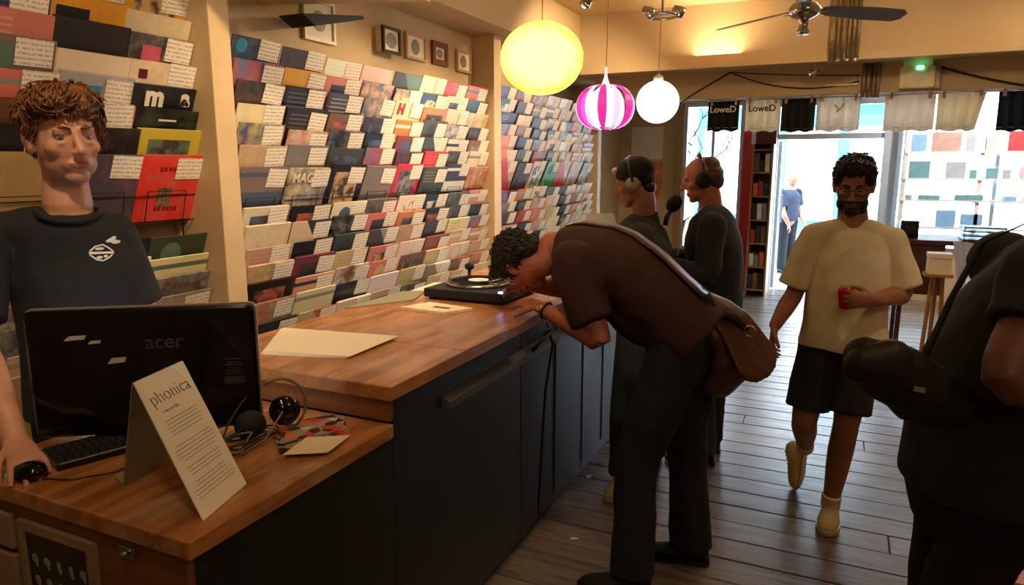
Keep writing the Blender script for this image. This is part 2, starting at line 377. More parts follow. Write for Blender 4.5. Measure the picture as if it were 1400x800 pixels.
# ------------------------------------------------ record racks
CL = {'K': ((20, 18, 20), 'black'), 'D': ((64, 60, 60), 'dark grey'), 'G': ((128, 122, 118), 'grey'), 'W': ((240, 232, 214), 'white'), 'C': ((232, 210, 172), 'cream'),
      'T': ((204, 172, 134), 'tan'), 'B': ((52, 76, 120), 'blue'), 'R': ((200, 44, 44), 'red'), 'P': ((214, 120, 110), 'pink'), 'O': ((212, 120, 66), 'orange'), 'E': ((34, 54, 42), 'dark green'),
      'M': ((124, 60, 64), 'maroon'), 'V': ((120, 108, 140), 'lavender'), 'N': ((124, 78, 48), 'brown'), 'Y': ((222, 160, 40), 'yellow'), 'S': ((58, 64, 78), 'slate'), 'L': ((190, 190, 196), 'pale grey'),
      'F': ((60, 140, 70), 'green'), 'H': ((228, 58, 48), 'bright red'), 'U': ((132, 112, 108), 'mauve grey'), 'A': ((220, 130, 100), 'salmon')}
ORD = ['first', 'second', 'third', 'fourth', 'fifth', 'sixth', 'seventh', 'eighth', 'ninth', 'tenth', 'eleventh', 'twelfth', 'thirteenth', 'fourteenth', 'fifteenth', 'lowest']
TH = math.radians(22)
def sleeve_meshes():
    out = {}
    for n, m_ in COVERS.items():
        me = MB().box((0, 0, 0), (.315, .006, .315)).mesh('record_sleeve', m_); out[n] = me
    return out
SLV = sleeve_meshes()
cardme = MB().box((0, -.0012, 0), (.135, 0, .1)).mesh('price_card', M['card'])
# local x -> world +Y, local y (back of sleeve) -> world -X, local z -> up, leaning out at the top
def place_sleeve(proto_kind, x, y, z, col, w, label, group, card=True, lean=TH, cardx=None, thick=1.0):
    o = linkm('record_sleeve', SLV[proto_kind], None)
    X = V((0, 1, 0)); Z = V((math.sin(lean), 0, math.cos(lean))); Y = Z.cross(X)
    yaw = random.uniform(-.02, .02); rot = Matrix.Rotation(yaw, 3, V((0, 0, 1)))
    Mx = (rot @ Matrix((X, Y, Z)).transposed()).to_4x4(); Mx.translation = V((x, y, z))
    o.matrix_world = Mx; o.scale = (w/.315, thick, 1); o.color = hexc(col)
    tag(o, label, 'record', group)
    if card:
        c = cardproto.copy(); COL.objects.link(c); c.parent = o; c.location = (.315-.135+random.uniform(-.012, .004) if cardx is None else cardx, -.0012, .312-.1+random.uniform(-.012, .01)); c.rotation_euler = (0, random.uniform(-.05, .05), 0)
    return o
cardproto = bpy.data.objects.new('price_card', cardme)

def rack(x, y0, cols, pitch, upper, lower, ztop, dz, zlow, dzl, name_words, sleeves, skip=(), seed=1):
    """sleeves: list of strings of colour letters per row"""
    rnd = random.Random(seed); L = cols*pitch
    r = thing('record_rack', (x-.15, y0+L/2, zlow-lower*dzl-.2), f'black wire display rack of record sleeves, {name_words}', 'rack', 'wall record racks')
    rows = [(ztop-i*dz) for i in range(upper)]+[(zlow-i*dzl) for i in range(lower)]
    H = .315*math.cos(TH); D = .315*math.sin(TH)
    back = MB()
    for k in range(cols+1): yk = y0+k*pitch-.012; back.tube([(x-D-.03, yk, zlow-lower*dzl-.2), (x-D-.03, yk, ztop-.02)], .004, 6)
    obj('upright', back, M['wire'], r)
    for i, zt in enumerate(rows):
        wm = MB(); last = (i == upper-1)
        zb = zt-H
        wm.tube([(x-D-.025, y0-.01, zb-.006), (x-D-.025, y0+L, zb-.006)], .0028, 5)
        wm.tube([(x-D+.03, y0-.01, zb-.004), (x-D+.03, y0+L, zb-.004)], .0028, 5)
        if last:
            wm.tube([(x-D*.55, y0-.01, zb+.115), (x-D*.55, y0+L, zb+.115)], .0024, 5)
            for c in range(cols):
                a = y0+c*pitch
                wm.tube([(x-D+.03, a+.05, zb-.004), (x-D*.5+.012, a+.05, zb+.135), (x-D*.5+.012, a+.25, zb+.135), (x-D+.03, a+.25, zb-.004)], .0024, 5)
        else:
            for c in range(cols): a = y0+c*pitch; wm.tube([(x-D-.03, a+.03, zb-.006), (x-D+.035, a+.03, zb-.002), (x-D+.045, a+.03, zb+.02)], .0024, 5)
        obj('wire_tier', wm, M['wire'], r)
    kinds = ['plain', 'plain', 'framed', 'photo', 'photo', 'band', 'disc', 'lines', 'diagonal']
    recs = {}
    for i, zt in enumerate(rows):
        for c in range(cols):
            if (i, c) in skip: continue
            ch = sleeves[i][c] if i < len(sleeves) and c < len(sleeves[i]) else rnd.choice('KDGCTTNKCWOPS')
            if ch == '.': continue
            up = ch.upper(); colr, cname = CL[up]; kd = rnd.choice(kinds)
            if up in 'KW': kd = rnd.choice(['plain', 'plain', 'lines', 'framed'])
            colr = tuple(max(4, min(250, v+rnd.uniform(-12, 12))) for v in colr)
            card = ch.isupper() and rnd.random() < .93
            where = 'upper' if i < upper else 'lower'
            ri = i if i < upper else i-upper
            lab = f'{cname} record sleeve{"" if card else " without card"}, {where} {ORD[ri]} row, {ORD[c]} column, {name_words}'
            jz = rnd.uniform(-.012, .012)
            o = place_sleeve(kd, x-D+rnd.uniform(-.003, .003), y0+c*pitch+rnd.uniform(-.006, .006), zt-H+jz, colr, .315, lab, 'records in the wall racks', card, thick=rnd.choice((1, 1, 1.5, 2.5)))
            recs[(i, c)] = o
    return r, recs
mid_rows = ['DDWCDCRO', 'VYPCCBCS', 'EKDTCOCC', 'WKNDODDK', 'TPKKMDCN', 'TGDVDRKC', 'UDKGRSST',
            'CKWDWEST', 'CCKPOKDK', 'TKDDTDCV', 'CMTPWNTT', 'KTNPNTCT', 'TCKWTGNT', 'KTCTKCTC', 'DTCKTCCT']
_, mid = rack(-2.62, 2.575, 8, .332, 7, 8, 2.27, .1, 1.47, .098, 'middle rack', mid_rows, seed=5)
far_rows = ['BNNCWTC', 'SDGGTNC', 'SCDTCOD', 'LNDDCCW', 'AKNCWTC', 'AKNKTCC', 'RKTFRTT', 'VOCSKCT', 'GKTCKNT', 'DRPTKTC', 'TKTCDTC', 'PTKCTCT']
_, far = rack(-2.62, 5.45, 7, .355, 7, 5, 2.33, .105, 1.46, .1, 'far rack', far_rows, seed=9)
left_rows = ['BYY', 'Byw', 'pdD', 'UwC', 'ALk', 'NAk', 'Kky', 'tSH', 'kkd', 'TCc', 'NTn', 'TPT', 'CRR', 'TTT']
_, lft = rack(-2.7, 1.47, 3, .312, 8, 6, 2.42, .1, 1.37, .095, 'left rack', left_rows, seed=11)
# prints on covers that can be read
def cover_text(o, s, size, x, z, m_, name='cover_lettering', off=.001):
    me = text_mesh(s, size, .0006, 0, off); Mx = Matrix(((1, 0, 0, 0), (0, 0, -1, 0), (0, 1, 0, 0), (0, 0, 0, 1))); Mx.translation = V((x, -.0016, z)); me.transform(Mx)
    me.materials.clear(); me.materials.append(m_); linkm(name, me, o)
def cover_picture(o, x0, x1, z0, z1, m_, name='cover_picture'):
    linkm(name, MB().box((x0, -.0012, z0), (x1, 0, z1)).mesh(name, m_), o)
M['whiteink'] = mat('white_ink', (232, 222, 205), .5); M['redink'] = mat('red_ink', (214, 34, 40), .5); M['cyan'] = mat('cyan_ink', (40, 150, 190), .5)
M['photo'] = mat('printed_photo', (120, 96, 74), .5, var=.9, scale=22)
def setrec(o, kd, colr, lab=None):
    o.data = SLV[kd]; o.color = hexc(colr)
    if lab: o['label'] = lab
setrec(mid[(6, 1)], 'photo', (110, 104, 92), 'grey photo record sleeve with white letters MAG, middle rack, first full row'); cover_text(mid[(6, 1)], 'MAG', .075, .1, .26, M['whiteink'])
setrec(mid[(2, 4)], 'plain', (236, 216, 180), 'cream record sleeve with a large red letter H, middle rack'); cover_text(mid[(2, 4)], 'H', .1, .07, .265, M['redink'], off=.004)
setrec(mid[(6, 4)], 'framed', (206, 44, 66), 'crimson record sleeve shown full height in the middle rack')
setrec(mid[(0, 0)], 'photo', (62, 60, 68), 'dark record sleeve with a cyan blob at the top left of the middle rack'); linkm('cover_picture', MB().ell((.06, -.001, .27), (.035, .0012, .035)).mesh('c', M['cyan'], smooth=True), mid[(0, 0)])
setrec(mid[(3, 0)], 'plain', (240, 222, 176)); setrec(mid[(2, 0)], 'plain', (28, 48, 36))
setrec(mid[(7, 2)], 'disc', (240, 226, 190))
H_ = lft[(7, 2)]; setrec(H_, 'plain', (226, 56, 44), 'bright red record sleeve with a small photo panel, beside the pilaster, left rack'); cover_picture(H_, .08, .235, .09, .215, M['photo']); mat('dark_red_ink', (150, 20, 20), .5); [cover_picture(H_, a_, a_+.014, z_, z_+.02, bpy.data.materials['dark_red_ink'], 'cover_print') for z_ in (.24, .05) for a_ in (.1, .12, .145, .165, .185, .205)]
cd_ = H_.children[0] if H_.children else None
if cd_: cd_.scale = (.45, 1, .75); cd_.location.x += .07
S_ = lft[(7, 1)]; setrec(S_, 'plain', (72, 72, 88), 'slate grey record sleeve shown full height in the left rack')
K_ = lft[(4, 2)]; setrec(K_, 'plain', (22, 20, 22), 'black record sleeve with large white letters m a in the left rack'); cover_text(K_, 'm', .12, .1, .265, M['whiteink'], off=.006); cover_text(K_, 'a', .1, .26, .27, M['whiteink'], off=.006)
setrec(lft[(1, 1)], 'plain', (228, 160, 30)); setrec(lft[(2, 1)], 'plain', (44, 40, 38)); setrec(lft[(3, 1)], 'plain', (238, 216, 188)); setrec(lft[(3, 2)], 'plain', (236, 214, 180)); setrec(lft[(1, 2)], 'plain', (226, 206, 168)); setrec(lft[(4, 1)], 'plain', (178, 176, 182)); setrec(lft[(5, 1)], 'plain', (226, 126, 100)); cover_picture(lft[(4, 1)], .12, .17, .2, .27, M['cyan']); cover_picture(lft[(5, 1)], .1, .17, .2, .25, bpy.data.materials['maroon_paint']); cover_picture(lft[(2, 2)], .06, .15, .2, .27, mat('pink_blob_ink', (206, 90, 120), .5)); cover_picture(lft[(5, 2)], .11, .2, .262, .27, M['whiteink']); cover_picture(lft[(3, 2)], .04, .08, .24, .28, bpy.data.materials['maroon_paint']); cover_picture(lft[(1, 1)], .03, .16, .19, .27, M['blackmat']); setrec(lft[(6, 2)], 'framed', (200, 180, 60))
G_ = lft[(7, 0)]; setrec(G_, 'plain', (206, 166, 104), 'plain kraft record sleeve shown full height behind the shop assistant')

# framed pictures above the middle rack
def frame(y0, y1, z0, z1, fm, pic, label, x=-2.785, w=.018, t=.02, tilt=0):
    r = thing('picture_frame', (x+.01, (y0+y1)/2, z0), label, 'picture', 'framed pictures above the middle rack')
    f = MB()
    for a, b in (((y0, z0), (y1, z0+w)), ((y0, z1-w), (y1, z1)), ((y0, z0+w), (y0+w, z1-w)), ((y1-w, z0+w), (y1, z1-w))): f.box((x+.004+tilt, a[0], a[1]), (x+.004+tilt+t, b[0], b[1]))
    obj('frame', f, fm, r); obj('mount', MB().box((x+.004, y0+w*.5, z0+w*.5), (x+.012+tilt, y1-w*.5, z1-w*.5)), M['paper'], r)
    cy, cz = (y0+y1)/2, (z0+z1)/2; e = MB().ell((x+.0125+tilt, cy, cz), (.0012, (y1-y0)*pic[0], (z1-z0)*pic[1]), n=12, k=8); obj('print', e, M['printgrey'], r, True)
M['printgrey'] = mat('grey_print', (150, 140, 120), .7, var=.5, scale=60)
M['palewood'] = mat('pale_wood', (198, 156, 104), .5, scale=20); M['brownwood'] = mat('brown_wood', (118, 66, 26), .5, scale=20); M['cream'] = mat('cream_paint', (232, 214, 178), .5)
frame(3.23, 3.50, 2.37, 2.60, M['cream'], (.22, .25), 'white framed crest print, leftmost above the middle rack')
frame(3.91, 4.11, 2.39, 2.555, M['black'], (.3, .3), 'black framed print sticking out from the wall, second from the left', tilt=.05)
frame(4.25, 4.51, 2.40, 2.575, M['palewood'], (.2, .3), 'pale wood framed print with a grey oval crest, third from the left')
frame(4.60, 4.82, 2.405, 2.57, M['brownwood'], (.2, .2), 'small brown wood framed print, fourth from the left', w=.04)
frame(4.96, 5.19, 2.395, 2.56, M['palewood'], (.22, .28), 'pale wood framed print nearest the pier, rightmost above the middle rack')
wed = thing('wedge_fitting', (-2.6, 3.2, 2.42), 'black wedge-shaped fitting under the ceiling above the middle rack', 'fitting')
obj('wedge', MB().prism([(-2.72, 2.98, 2.44), (-2.72, 3.08, 2.395), (-2.72, 3.5, 2.5), (-2.72, 3.5, 2.52)], (.16, 0, 0)), M['blackmat'], wed)
obj('bracket', MB().tube([(-2.64, 3.2, 2.44), (-2.88, 3.2, 2.5)], .012), M['black'], wed)

# poster column on the front wall by the left window
for z0, z1, m_, nm in ((1.75, 2.2, 'paper', 'cream printed poster high on the front wall beside the window'), (1.2, 1.72, 'redposter', 'faded red and cream poster low on the front wall beside the window')):
    if m_ == 'redposter': M[m_] = mat('red_poster', (206, 120, 84), .6, var=.4, scale=7)
    po = tag(obj('poster', MB().box((-2.75, FY-.012, z0), (-2.3, FY-.004, z1)), M[m_]), nm, 'poster')

# ------------------------------------------------ counter
CX, CB = -1.13, -1.93      # front edge, back edge
ct = thing('shop_counter', (-1.5, 2.8, 0), 'long two-level shop counter with orange wood top and dark blue-grey front', 'counter')
def slab(name, x0, x1, y0, y1, z0, z1, m_): return obj(name, MB().box((x0, y0, z0), (x1, y1, z1)), m_, ct, bevel=.004)
slab('lower_top', CB, CX, .9, 1.62, .893, .935, M['top'])
# the raised top is made of boards laid end to end
for a, b in ((1.61, 2.06), (2.062, 3.1), (3.102, 4.2)): slab('upper_top', CB-.02, CX, a, b, 1.005, 1.05, M['top'])
slab('step_end', CB, CX-.02, 1.625, 1.65, .935, 1.005, M['topend'])
slab('front_panel', CX-.06, CX-.035, .93, 1.66, 0.06, .893, M['navy'])
for a, b in ((1.66, 2.6), (2.602, 3.4), (3.402, 4.19)): slab('front_panel', CX-.06, CX-.035, a, b, .06, 1.005, M['navy'])
slab('kick_board', CX-.085, CX-.06, .93, 4.17, 0, .09, M['navy'])
obj('rail', MB().prism([(CX-.035, 1.95, .87), (CX-.005, 1.95, .87), (CX-.005, 1.95, .895), (CX-.035, 1.95, .915)], (0, 2.2, 0)), M['rail'], ct)
slab('end_panel', CB+.02, CX-.03, .915, .935, 0, .893, M['topend'])
slab('far_end_panel', CB, CX-.03, 4.17, 4.19, 0, 1.005, M['navy'])
slab('back_panel', CB+.02, CB+.04, .935, 4.17, 0, .893, M['topend'])
obj('screw', MB().ell((CX-.034, 1.32, .42), (.003, .006, .006)), M['chrome'], ct, True)
for y_ in (3.0, 3.4, 3.75): obj('batten', MB().box((CX-.036, y_, .1), (CX-.03, y_+.012, .86)), M['navy'], ct)
# framed picture, stickers and catch on the counter's end
M['skullprint'] = mat('dark_pattern_print', (40, 38, 34), .4, var=.2)
fr = thing('framed_print', (-1.62, .905, .62), 'pale framed dark print with rows of small pale shapes on the counter end', 'picture')
X0, X1, Z0, Z1 = -1.71, -1.44, .5, .855
f = MB()
for a, b in (((X0, Z0), (X1, Z0+.022)), ((X0, Z1-.022), (X1, Z1)), ((X0, Z0+.022), (X0+.022, Z1-.022)), ((X1-.022, Z0+.022), (X1, Z1-.022))): f.box((a[0], .9, a[1]), (b[0], .914, b[1]))
obj('frame', f, mat('frame_taupe', (150, 124, 92), .5), fr); obj('print', MB().box((X0+.02, .906, Z0+.02), (X1-.02, .913, Z1-.02)), M['skullprint'], fr)
rr = random.Random(2)
mk = MB(); M['palemark'] = mat('pale_mark', (150, 146, 130), .6)
for r_ in range(5):
    for c_ in range(5):
        cx, cz = X0+.05+c_*.043, Z1-.09-r_*.055; mk.ell((cx, .9055, cz), (.011*rr.uniform(.7, 1.2), .0012, .012), n=8, k=6); mk.ell((cx+.004, .9055, cz-.012), (.006, .0012, .009), n=8, k=4)
obj('print_motif', mk, M['palemark'], fr)['kind'] = 'stuff'
for z0, z1, lb in ((.77, .86, 'upper pale wooden plaque at the left of the counter end'), (.56, .755, 'lower pale wooden plaque at the left of the counter end')):
    tag(obj('plaque', MB().box((-1.93, .9, z0), (-1.735, .914, z1)), M['frame_t'] if 'frame_t' in M else bpy.data.materials['frame_taupe'], bevel=.004), lb, 'plaque')
la = thing('catch', (-1.33, .91, .86), 'small worn metal catch on the counter end near the corner', 'catch')
obj('plate', MB().box((-1.36, .908, .845), (-1.31, .914, .872)), M['chrome'], la, bevel=.002); obj('knob', MB().ell((-1.335, .903, .858), (.009, .006, .007)), M['chrome'], la, True)

# ------------------------------------------------ on the lower counter
Z0 = .935
# all-in-one computer seen from behind
A_, B_ = V((-1.885, 1.075, 0)), V((-1.425, 1.405, 0)); dx = (B_-A_).normalized(); nb = V((dx.y, -dx.x, 0))   # nb points to the camera side
mon = thing('monitor', (-1.655, 1.24, Z0), 'glossy black computer seen from behind, standing on the lower counter', 'computer')
L = (B_-A_).length; cM = (A_+B_)/2
def onm(s, z, d=0): return A_+dx*s+nb*d+V((0, 0, z))
bz = .965; tz = 1.308; rc = .018
def rrect(s0, s1, z0, z1, r, d):
    P = []
    for cx, cz, a0 in ((s1-r, z1-r, 0), (s0+r, z1-r, 90), (s0+r, z0+r, 180), (s1-r, z0+r, 270)):
        for k in range(5): a = math.radians(a0+22.5*k); P.append(onm(cx+r*math.cos(a), cz+r*math.sin(a), d))
    return P
sh = MB().rings([rrect(0, L, bz, tz, rc, -.012), rrect(0, L, bz, tz, rc, .006), rrect(.008, L-.008, bz+.008, tz-.008, rc, .013)])
obj('back_cover', sh, M['blackgloss'], mon)
obj('rim', MB().rings([rrect(-.003, L+.003, bz-.003, tz+.003, rc, -.02), rrect(-.003, L+.003, bz-.003, tz+.003, rc, -.012)]), M['silver'], mon)
obj('screen', MB().rings([rrect(.012, L-.012, bz+.012, tz-.012, .004, -.0215), rrect(.012, L-.012, bz+.012, tz-.012, .004, -.02)]), mat('lit_screen', (210, 220, 235), .3, emit=(.7, .8, 1), estr=.8), mon)
st = MB().obox(onm(L/2, .955, .02), dx*.05, nb*.012, V((0, 0, .05))); st.obox(onm(L/2, Z0+.005, .0), dx*.11, nb*.075, V((0, 0, .005)))
obj('stand', st, M['blackgloss'], mon, bevel=.003)
M['greyletter'] = mat('grey_lettering', (62, 60, 57), .3, .3)
text('maker_lettering', 'acer', .055, onm(.335, 1.215, .0135), dx, (0, 0, 1), M['greyletter'], mon, offset=.0008)
obj('label', MB().obox(onm(.505, 1.10, .0136), dx*.026, nb*.0006, V((0, 0, .011))), M['greyletter'], mon)
for k, (w_, z_) in enumerate(((.022, 1.16), (.018, 1.15), (.024, 1.143), (.012, 1.133), (.02, 1.126), (.024, 1.119))): obj('small_print', MB().obox(onm(.505, z_, .0136), dx*w_, nb*.0005, V((0, 0, .0018))), M['greyletter'], mon)
M['palepatch'] = mat('pale_patch_mat', (176, 164, 144), .4)  # pale slanted patches on the computer's glossy back
for s_, z_, w_, h_, sk in ((.12, 1.235, .028, .007, .02), (.165, 1.222, .017, .005, .01), (.215, 1.17, .024, .009, 0)):
    c = onm(s_, z_, .0136); obj('pale_patch', MB().prism([c-dx*w_-V((0, 0, h_)), c+dx*w_*.8-V((0, 0, h_*.6)), c+dx*(w_)+V((0, 0, h_)), c-dx*w_*.5+V((0, 0, h_*.8))], nb*.0008), M['palepatch'], mon)
# keyboard
kx = V((.32, .95, 0)).normalized(); ky = V((-.95, .32, 0)); ko = V((-1.695, 1.0, Z0))
kb = thing('keyboard', tuple(ko), 'black keyboard with a pale front edge lying in front of the computer', 'keyboard')
obj('case', MB().obox(ko+kx*.22+ky*.075+V((0, 0, .009)), kx*.22, ky*.075, V((0, 0, .009))), M['black'], kb, bevel=.004)
obj('front_edge', MB().obox(ko+kx*.22+ky*.002+V((0, 0, .018)), kx*.215, ky*.003, V((0, 0, .0012))), M['silver'], kb)
keyme = MB().rings([[kx*(a*sx)+ky*(a*sy)+V((0, 0, z)) for sx, sy in ((-1, -1), (1, -1), (1, 1), (-1, 1))] for a, z in ((.0082, 0), (.0066, .006))]).mesh('key', M['blackmat'])
for r_ in range(6):
    for c_ in range(22):
        linkm('key', keyme, kb, kx*(.012+c_*.0192+.003*(r_ % 2))+ky*(.018+r_*.0215)+V((0, 0, .018)))
# A-frame price sign
sg = thing('table_sign', (-1.33, 1.06, Z0), 'folded white and grey card sign with printed text at the counter corner', 'sign')
bl, brr = V((-1.175, .975, Z0)), V((-1.225, 1.145, Z0)); tl = V((-1.375, .992, 1.208)); trr = tl+(brr-bl)
tl2, tr2 = tl, trr
def sheet(a, b, c, d, t=.003):
    n = (b-a).cross(d-a).normalized()*t; return MB().prism([a, b, c, d], n)
obj('front_panel', sheet(bl, brr, trr, tl), M['paper'], sg)
bkl, bkr = V((-1.475, 1.015, Z0)), V((-1.475, 1.015, Z0))+(brr-bl)
obj('back_panel', sheet(tl, trr, bkr, bkl, .003), M['greycard'], sg)
obj('foot', MB().prism([bkl+V((-.06, .02, 0)), bkr+V((-.06, .02, 0)), bkr, bkl], (0, 0, .006)), M['greycard'], sg)
ex = (brr-bl).normalized(); ey = (tl-bl).normalized(); en = ex.cross(ey)
if en.x < 0: en = -en
LW = (brr-bl).length; LH = (tl-bl).length
sc = bl+ex*LW/2
M['greyink'] = mat('grey_ink', (150, 140, 122), .8)
text('sign_lettering', 'phonica', .046, sc+ey*(LH-.055)+en*.0035, ex, ey, M['ink'], sg, .0005, offset=-.0012)
text('sign_lettering', 'r e c o r d s', .011, sc+ey*(LH-.09)-ex*.02+en*.0035, ex, ey, M['ink'], sg, .0004)
rr = random.Random(4)
for i in range(22):
    if i in (5, 6, 12, 16): continue
    wd = rr.uniform(.3, .42)*LW; obj('text_line', MB().obox(sc+ey*(LH-.112-i*.0088)+en*.0034, ex*wd, ey*.0008, en*.0004), M['greyink'], sg)
obj('corner_fold', MB().prism([trr-ex*.004+en*.0035, trr-ex*.05+en*.0035, trr-ex*.03-ey*.035+en*.0035], en*.0006), M['white'], sg)
# mouse and its cord
ms = thing('computer_mouse', (-1.725, .95, Z0), 'black computer mouse under the hand of the shop assistant', 'mouse')
obj('shell', MB().ell((-1.725, .95, Z0+.021), (.05, .036, .023), n=20), M['blackgloss'], ms, True)
obj('wheel', MB().ell((-1.70, .945, Z0+.041), (.008, .003, .005)), M['blackmat'], ms, True)
obj('cord', MB().tube([(-1.68, .955, Z0+.006), (-1.62, .98, Z0+.004), (-1.56, 1.06, Z0+.004), (-1.56, 1.12, Z0+.004), (-1.58, 1.2, Z0+.004), (-1.6, 1.3, Z0+.004)], .0022, 6), M['cable'], ms)
# headphones leaning at the computer's right edge
hp = thing('headphones', (-1.37, 1.42, Z0), 'grey-banded headphones with round black cups beside the computer', 'headphones')
hc = V((-1.375, 1.425, Z0+.075)); e1 = V((.62, .78, 0)).normalized(); pts = []
for k in range(17):
    a = math.radians(-110+k*14.5); pts.append(hc+e1*(.072*math.cos(a))+V((0, 0, .008+.078*math.sin(a)*1.0)))
obj('headband', MB().tube(pts, .0045, 8), M['greycable'], hp, True)
n_ = V((.78, -.62, 0))
obj('ear_cup', MB().lathe([(0, -.02), (.03, -.02), (.04, -.008), (.042, .006), (.034, .018), (.014, .026), (0, .027)], hc+e1*.01+n_*.02+V((0, 0, -.0)), 24, (.75, -.62, .2)), M['blackgloss'], hp, True)
obj('ear_cup', MB().lathe([(0, -.02), (.03, -.02), (.04, -.008), (.042, .006), (.034, .018), (0, .024)], hc-e1*.08+n_*.0+V((0, 0, -.035)), 24, (.75, -.62, .2)), M['blackmat'], hp, True)
# tangle of cables
tg = thing('cable_tangle', (-1.40, 1.3, Z0), 'tangle of grey and black cables on the counter behind the sign', 'cables')
rr = random.Random(8)
for k in range(5):
    c = V((-1.385+rr.uniform(-.03, .03), 1.30+rr.uniform(-.04, .04), Z0+.006)); P = []
    ra, rb = rr.uniform(.035, .065), rr.uniform(.05, .1); ph = rr.uniform(0, 6)
    for j in range(30):
        a = 2*PI*j/30; P.append(c+V((ra*math.cos(a+ph)+.012*math.sin(3*a), rb*math.sin(a+ph), .009+.008*math.sin(2*a+k)+k*.004)))
    obj('cable_loop', MB().tube(P, .0028, 6, True), M['greycable'] if k % 2 else M['cable'], tg, True)
obj('cable_end', MB().tube([(-1.42, 1.25, Z0+.02), (-1.44, 1.3, Z0+.06), (-1.45, 1.36, Z0+.1), (-1.44, 1.4, Z0+.13)], .003, 6), M['cable'], tg, True)
obj('cable_end', MB().tube([(-1.35, 1.25, Z0+.01), (-1.33, 1.32, Z0+.03), (-1.34, 1.4, Z0+.08), (-1.36, 1.46, Z0+.12)], .003, 6), M['greycable'], tg, True)
# flyers and card
M['flyer'] = card_mat('plain_flyer', (232, 214, 178), (150, 120, 90), coordscale=.6)
k = NT('colourful_flyer'); v = k.n('ShaderNodeTexVoronoi'); v.inputs['Scale'].default_value = 34; k.l(k.coord(), v.inputs['Vector'])
sp_ = k.n('ShaderNodeSeparateColor'); k.l(v.outputs['Color'], sp_.inputs[0])
k.l(k.ramp(sp_.outputs[0], [(0, hexc((40, 36, 34))), (.25, hexc((150, 140, 110))), (.45, hexc((222, 92, 58))), (.62, hexc((200, 190, 170))), (.8, hexc((190, 60, 50))), (.92, hexc((70, 66, 56)))], 'CONSTANT'), k.b.inputs['Base Color']); M['colflyer'] = k.m
def flat(name, pts, z, t, m_, label, cat='paper', group=None):
    return tag(obj(name, MB().prism([(x_, y_, z) for x_, y_ in pts], (0, 0, t)), m_), label, cat, group)
for i, (ddx, ddy) in enumerate(((0, 0), (.018, -.02), (-.012, .012))):
    flat('flyer', [(-1.29+ddx, 1.33+ddy), (-1.20+ddx, 1.50+ddy), (-1.31+ddx, 1.59-ddy*.3), (-1.41+ddx, 1.43+ddy)], Z0+.0005+i*.004, .0035, M['colflyer'], f'colourful orange and black flyer, {["lowest", "middle", "topmost"][i]} of the stack below the counter step', 'flyer', 'colourful flyers')
flat('paper_card', [(-1.245, 1.29), (-1.15, 1.35), (-1.17, 1.47), (-1.27, 1.41)], Z0+.013, .001, M['flyer'], 'plain cream card on the counter edge beside the colourful flyers')
flat('paper_scrap', [(-1.93, .92), (-1.8, .915), (-1.76, .95), (-1.93, .98)], Z0+.0005, .0008, M['paper'], 'scrap of paper under the hand at the counter end')

# ------------------------------------------------ on the upper counter
Z1 = 1.05
M['sheet'] = card_mat('printed_sheet', (240, 226, 196), (190, 168, 130), coordscale=.5)
for i in range(4):
    o = .006*i; flat('paper_sheet', [(-1.93+o, 2.03), (-1.48+o*2.6, 2.08+o*1.4), (-1.44+o, 1.80), (-1.73, 1.72+o)], Z1+.0005+i*.0025, .002, M['sheet'],
                     f'cream printed sheet, {["lowest", "second lowest", "second highest", "topmost"][i]} of the paper stack on the raised counter', 'paper', 'stack of sheets on the counter')
dk = flat('record_box', [(-1.72, 2.55), (-1.49, 2.53), (-1.42, 2.66), (-1.66, 2.70)], Z1+.0005, .012, M['cream'], 'thin cream record sleeve with a dark slot lying on the raised counter', 'record')
linkm('slot', MB().prism([(-.02, -.015, .0125), (.06, -.02, .0125), (.065, .0, .0125), (-.015, .005, .0125)], (0, 0, .001)).mesh('slot', M['ink']), dk)
flat('flat_record_sleeve', [(-1.95, 2.45), (-1.78, 2.75), (-1.86, 2.98), (-1.95, 2.9)], Z1+.0005, .006, M['greycard'], 'greenish record sleeve lying flat at the back of the raised counter', 'record')
flat('flat_record_sleeve', [(-1.93, 2.95), (-1.74, 2.98), (-1.80, 3.24), (-1.95, 3.22)], Z1+.0005, .004, M['paper'], 'cream record sleeve lying flat at the back of the counter behind the turntable', 'record')
tt = thing('turntable', (-1.55, 3.0, Z1), 'record player with a black record spinning under the bending customer', 'turntable')
obj('plinth', MB().box((-1.76, 2.80, Z1+.012), (-1.34, 3.2, Z1+.055)), M['blackmat'], tt, bevel=.006)
for sx, sy in ((-1.73, 2.84), (-1.37, 2.84), (-1.73, 3.16), (-1.37, 3.16)): obj('foot', MB().lathe([(.02, 0), (.02, .013)], (sx, sy, Z1), 12), M['black'], tt)
obj('platter', MB().lathe([(.158, 0), (.16, .012), (.155, .018), (0, .018)], (-1.57, 3.0, Z1+.055), 40), M['chrome'], tt, True)
M['vinyl'] = mat('vinyl', (26, 25, 26), .22)
rec = MB().lathe([(.15, 0), (.151, .002), (.15, .003), (.05, .003), (0, .003)], (-1.57, 3.0, Z1+.0735), 48); rd = obj('record', rec, M['vinyl'], tt, True)
obj('record_label', MB().lathe([(.05, 0), (.05, .0008), (0, .0008)], (-1.57, 3.0, Z1+.0766), 32), M['paper'], rd)
gr = MB(); 
for q in (.07, .09, .11, .13): gr.lathe([(q, 0), (q+.002, .0004), (q+.004, 0)], (-1.57, 3.0, Z1+.0765), 48)
obj('groove', gr, M['greyletter'], rd)
ta = obj('tonearm', MB().tube([(-1.39, 3.15, Z1+.1), (-1.41, 3.02, Z1+.1), (-1.44, 2.93, Z1+.092), (-1.48, 2.91, Z1+.082)], .005, 8), M['chrome'], tt, True)
obj('headshell', MB().obox((-1.49, 2.905, Z1+.083), (.016, .008, 0), (-.005, .01, 0), (0, 0, .006)), M['black'], ta)
